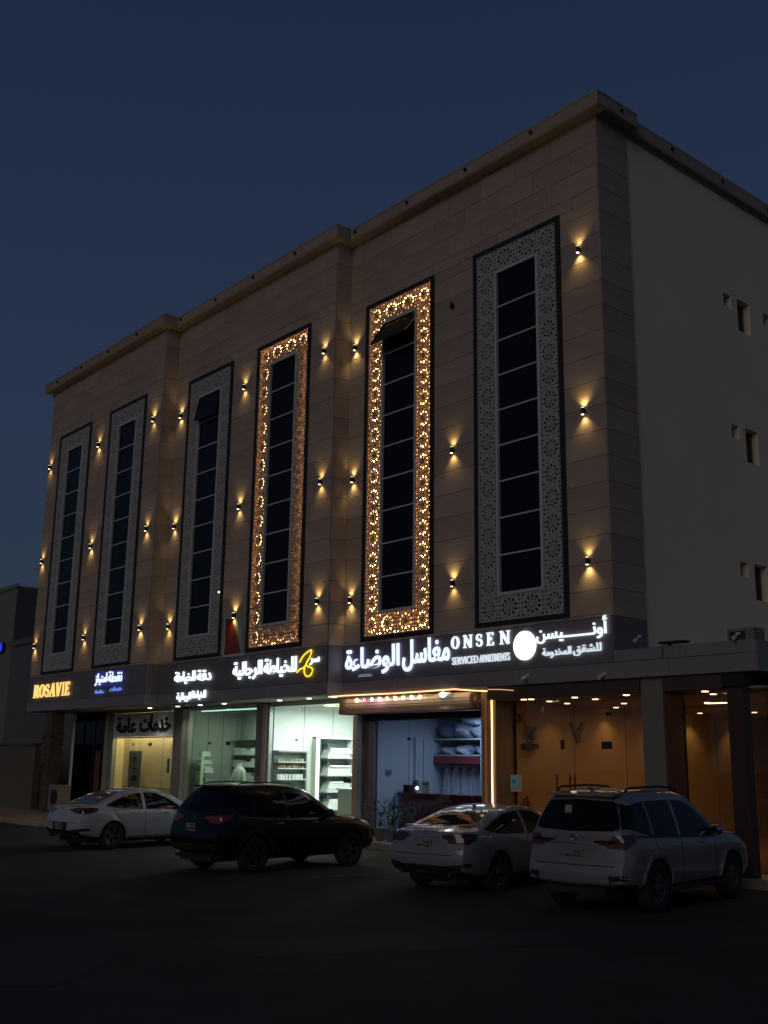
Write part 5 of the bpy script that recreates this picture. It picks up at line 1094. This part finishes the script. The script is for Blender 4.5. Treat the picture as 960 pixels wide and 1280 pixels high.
    MB().tube([(.55,0,1.43),(.45,0,1.47)], [.03,.01], 8).build('shark_fin', sp['paint'], root); B(-.6, 3.0, -.6, .6, .16, .32).build('underbody', TRIM, root)
WHITEP = mat('white_car_paint', (.44,.45,.47), .30, coat=1.0, spec=.5); WHITEP2 = mat('shaded_white_paint', (.20,.215,.235), .32, coat=1.0); BLACKP = mat('black_car_paint', (.004,.004,.004), .22, coat=.25, spec=.4); WHITEP_SHADE = mat('shade_darkened_white_paint', (.185,.19,.195), .30, coat=1.0)  # large SUV and nearer saloon: white paint darkened to stand for shade
fort = dict(name='parked_suv', paint=WHITEP_SHADE, wb=2.745, wr=.385, rr=.235, track=.80, tumble=.27, spokes=6, rb=.8, bulge=.09,
  top=[(-1.0,1.76),(-.7,1.79),(-.2,1.82),(.5,1.835),(1.1,1.815),(1.55,1.74),(1.82,1.60),(2.15,1.38),(2.45,1.19),(2.62,1.15),(3.1,1.11),(3.45,1.03),(3.72,.90)],
  belt=[(-1.0,1.16),(0,1.14),(1.2,1.10),(2.3,1.07),(3.0,1.02),(3.72,.84)], bot=[(-1.0,.44),(-.5,.40),(.4,.36),(2.4,.36),(3.2,.36),(3.72,.42)], hw=[(-1.0,.90),(-.6,.925),(2.9,.925),(3.4,.90),(3.72,.84)],
  rear=[(.42,-.96),(.50,-1.0),(.74,-1.0),(.82,-.93),(1.0,-.90),(1.18,-.90),(1.3,-.85),(1.6,-.72),(1.78,-.62)], front=[(.4,3.64),(.6,3.72),(.85,3.70),(1.0,3.58),(1.1,3.45)], details=det_fort)
suv = dict(name='parked_suv', paint=BLACKP, wb=2.69, wr=.36, rr=.235, track=.80, tumble=.30, spokes=5, rb=.8, rim=RIMD, bulge=.09,
  top=[(-.90,1.66),(-.6,1.69),(-.1,1.72),(.5,1.735),(1.0,1.715),(1.45,1.64),(1.8,1.46),(2.1,1.27),(2.35,1.12),(2.55,1.08),(3.0,1.03),(3.35,.95),(3.62,.80)],
  belt=[(-.90,1.12),(0,1.08),(1.2,1.04),(2.3,1.01),(3.0,.95),(3.62,.76)], bot=[(-.90,.42),(-.5,.36),(.4,.30),(2.4,.30),(3.2,.32),(3.62,.38)], hw=[(-.90,.88),(-.5,.925),(2.8,.925),(3.3,.89),(3.62,.82)],
  rear=[(.40,-.82),(.52,-.90),(.84,-.90),(.95,-.84),(1.15,-.80),(1.35,-.70),(1.55,-.55),(1.65,-.46)], front=[(.38,3.54),(.6,3.62),(.8,3.60),(1.0,3.45)], details=det_suv)
ela = dict(name='parked_saloon', paint=WHITEP, wb=2.70, wr=.325, rr=.215, track=.78, tumble=.36, spokes=5, xr=-.90, dk=1.05, rg=(-.42,.34), bulge=.12,
  top=[(-.90,1.045),(-.7,1.065),(-.48,1.085),(-.2,1.18),(.2,1.325),(.6,1.42),(1.1,1.455),(1.5,1.43),(1.9,1.31),(2.25,1.13),(2.5,1.0),(2.7,.965),(3.15,.90),(3.45,.80),(3.60,.70)],
  belt=[(-.90,.96),(0,.955),(1.5,.92),(2.5,.88),(3.1,.82),(3.60,.64)], bot=[(-.90,.34),(-.5,.27),(.4,.22),(2.4,.22),(3.2,.24),(3.60,.30)], hw=[(-.90,.84),(-.4,.895),(2.7,.90),(3.2,.87),(3.60,.78)],
  rear=[(.32,-.82),(.48,-.90),(.72,-.90),(.86,-.84),(1.05,-.80)], front=[(.3,3.52),(.5,3.60),(.68,3.56),(.9,3.4)], details=lambda r, p, h, s: sedan(r, p, h, s, True))
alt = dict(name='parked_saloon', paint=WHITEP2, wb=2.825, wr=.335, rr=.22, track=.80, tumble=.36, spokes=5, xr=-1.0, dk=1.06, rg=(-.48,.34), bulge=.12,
  top=[(-1.0,1.04),(-.8,1.065),(-.52,1.085),(-.2,1.19),(.2,1.325),(.6,1.415),(1.1,1.45),(1.55,1.425),(1.95,1.31),(2.3,1.13),(2.6,1.0),(2.8,.965),(3.25,.90),(3.55,.80),(3.74,.70)],
  belt=[(-1.0,.965),(0,.96),(1.5,.925),(2.5,.89),(3.1,.83),(3.74,.64)], bot=[(-1.0,.34),(-.5,.27),(.4,.22),(2.4,.22),(3.2,.24),(3.74,.30)], hw=[(-1.0,.86),(-.4,.92),(2.8,.925),(3.3,.89),(3.74,.80)],
  rear=[(.32,-.92),(.48,-1.0),(.70,-1.0),(.84,-.93),(1.05,-.90)], front=[(.3,3.66),(.5,3.74),(.68,3.70),(.9,3.52)], details=lambda r, p, h, s: sedan(r, p, h, s, False))
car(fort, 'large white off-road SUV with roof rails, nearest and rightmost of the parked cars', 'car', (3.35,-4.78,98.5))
car(alt, 'shade-darkened white saloon with shiny rear window, between the black and the white SUV', 'car', (-.035,-4.785,100.7))
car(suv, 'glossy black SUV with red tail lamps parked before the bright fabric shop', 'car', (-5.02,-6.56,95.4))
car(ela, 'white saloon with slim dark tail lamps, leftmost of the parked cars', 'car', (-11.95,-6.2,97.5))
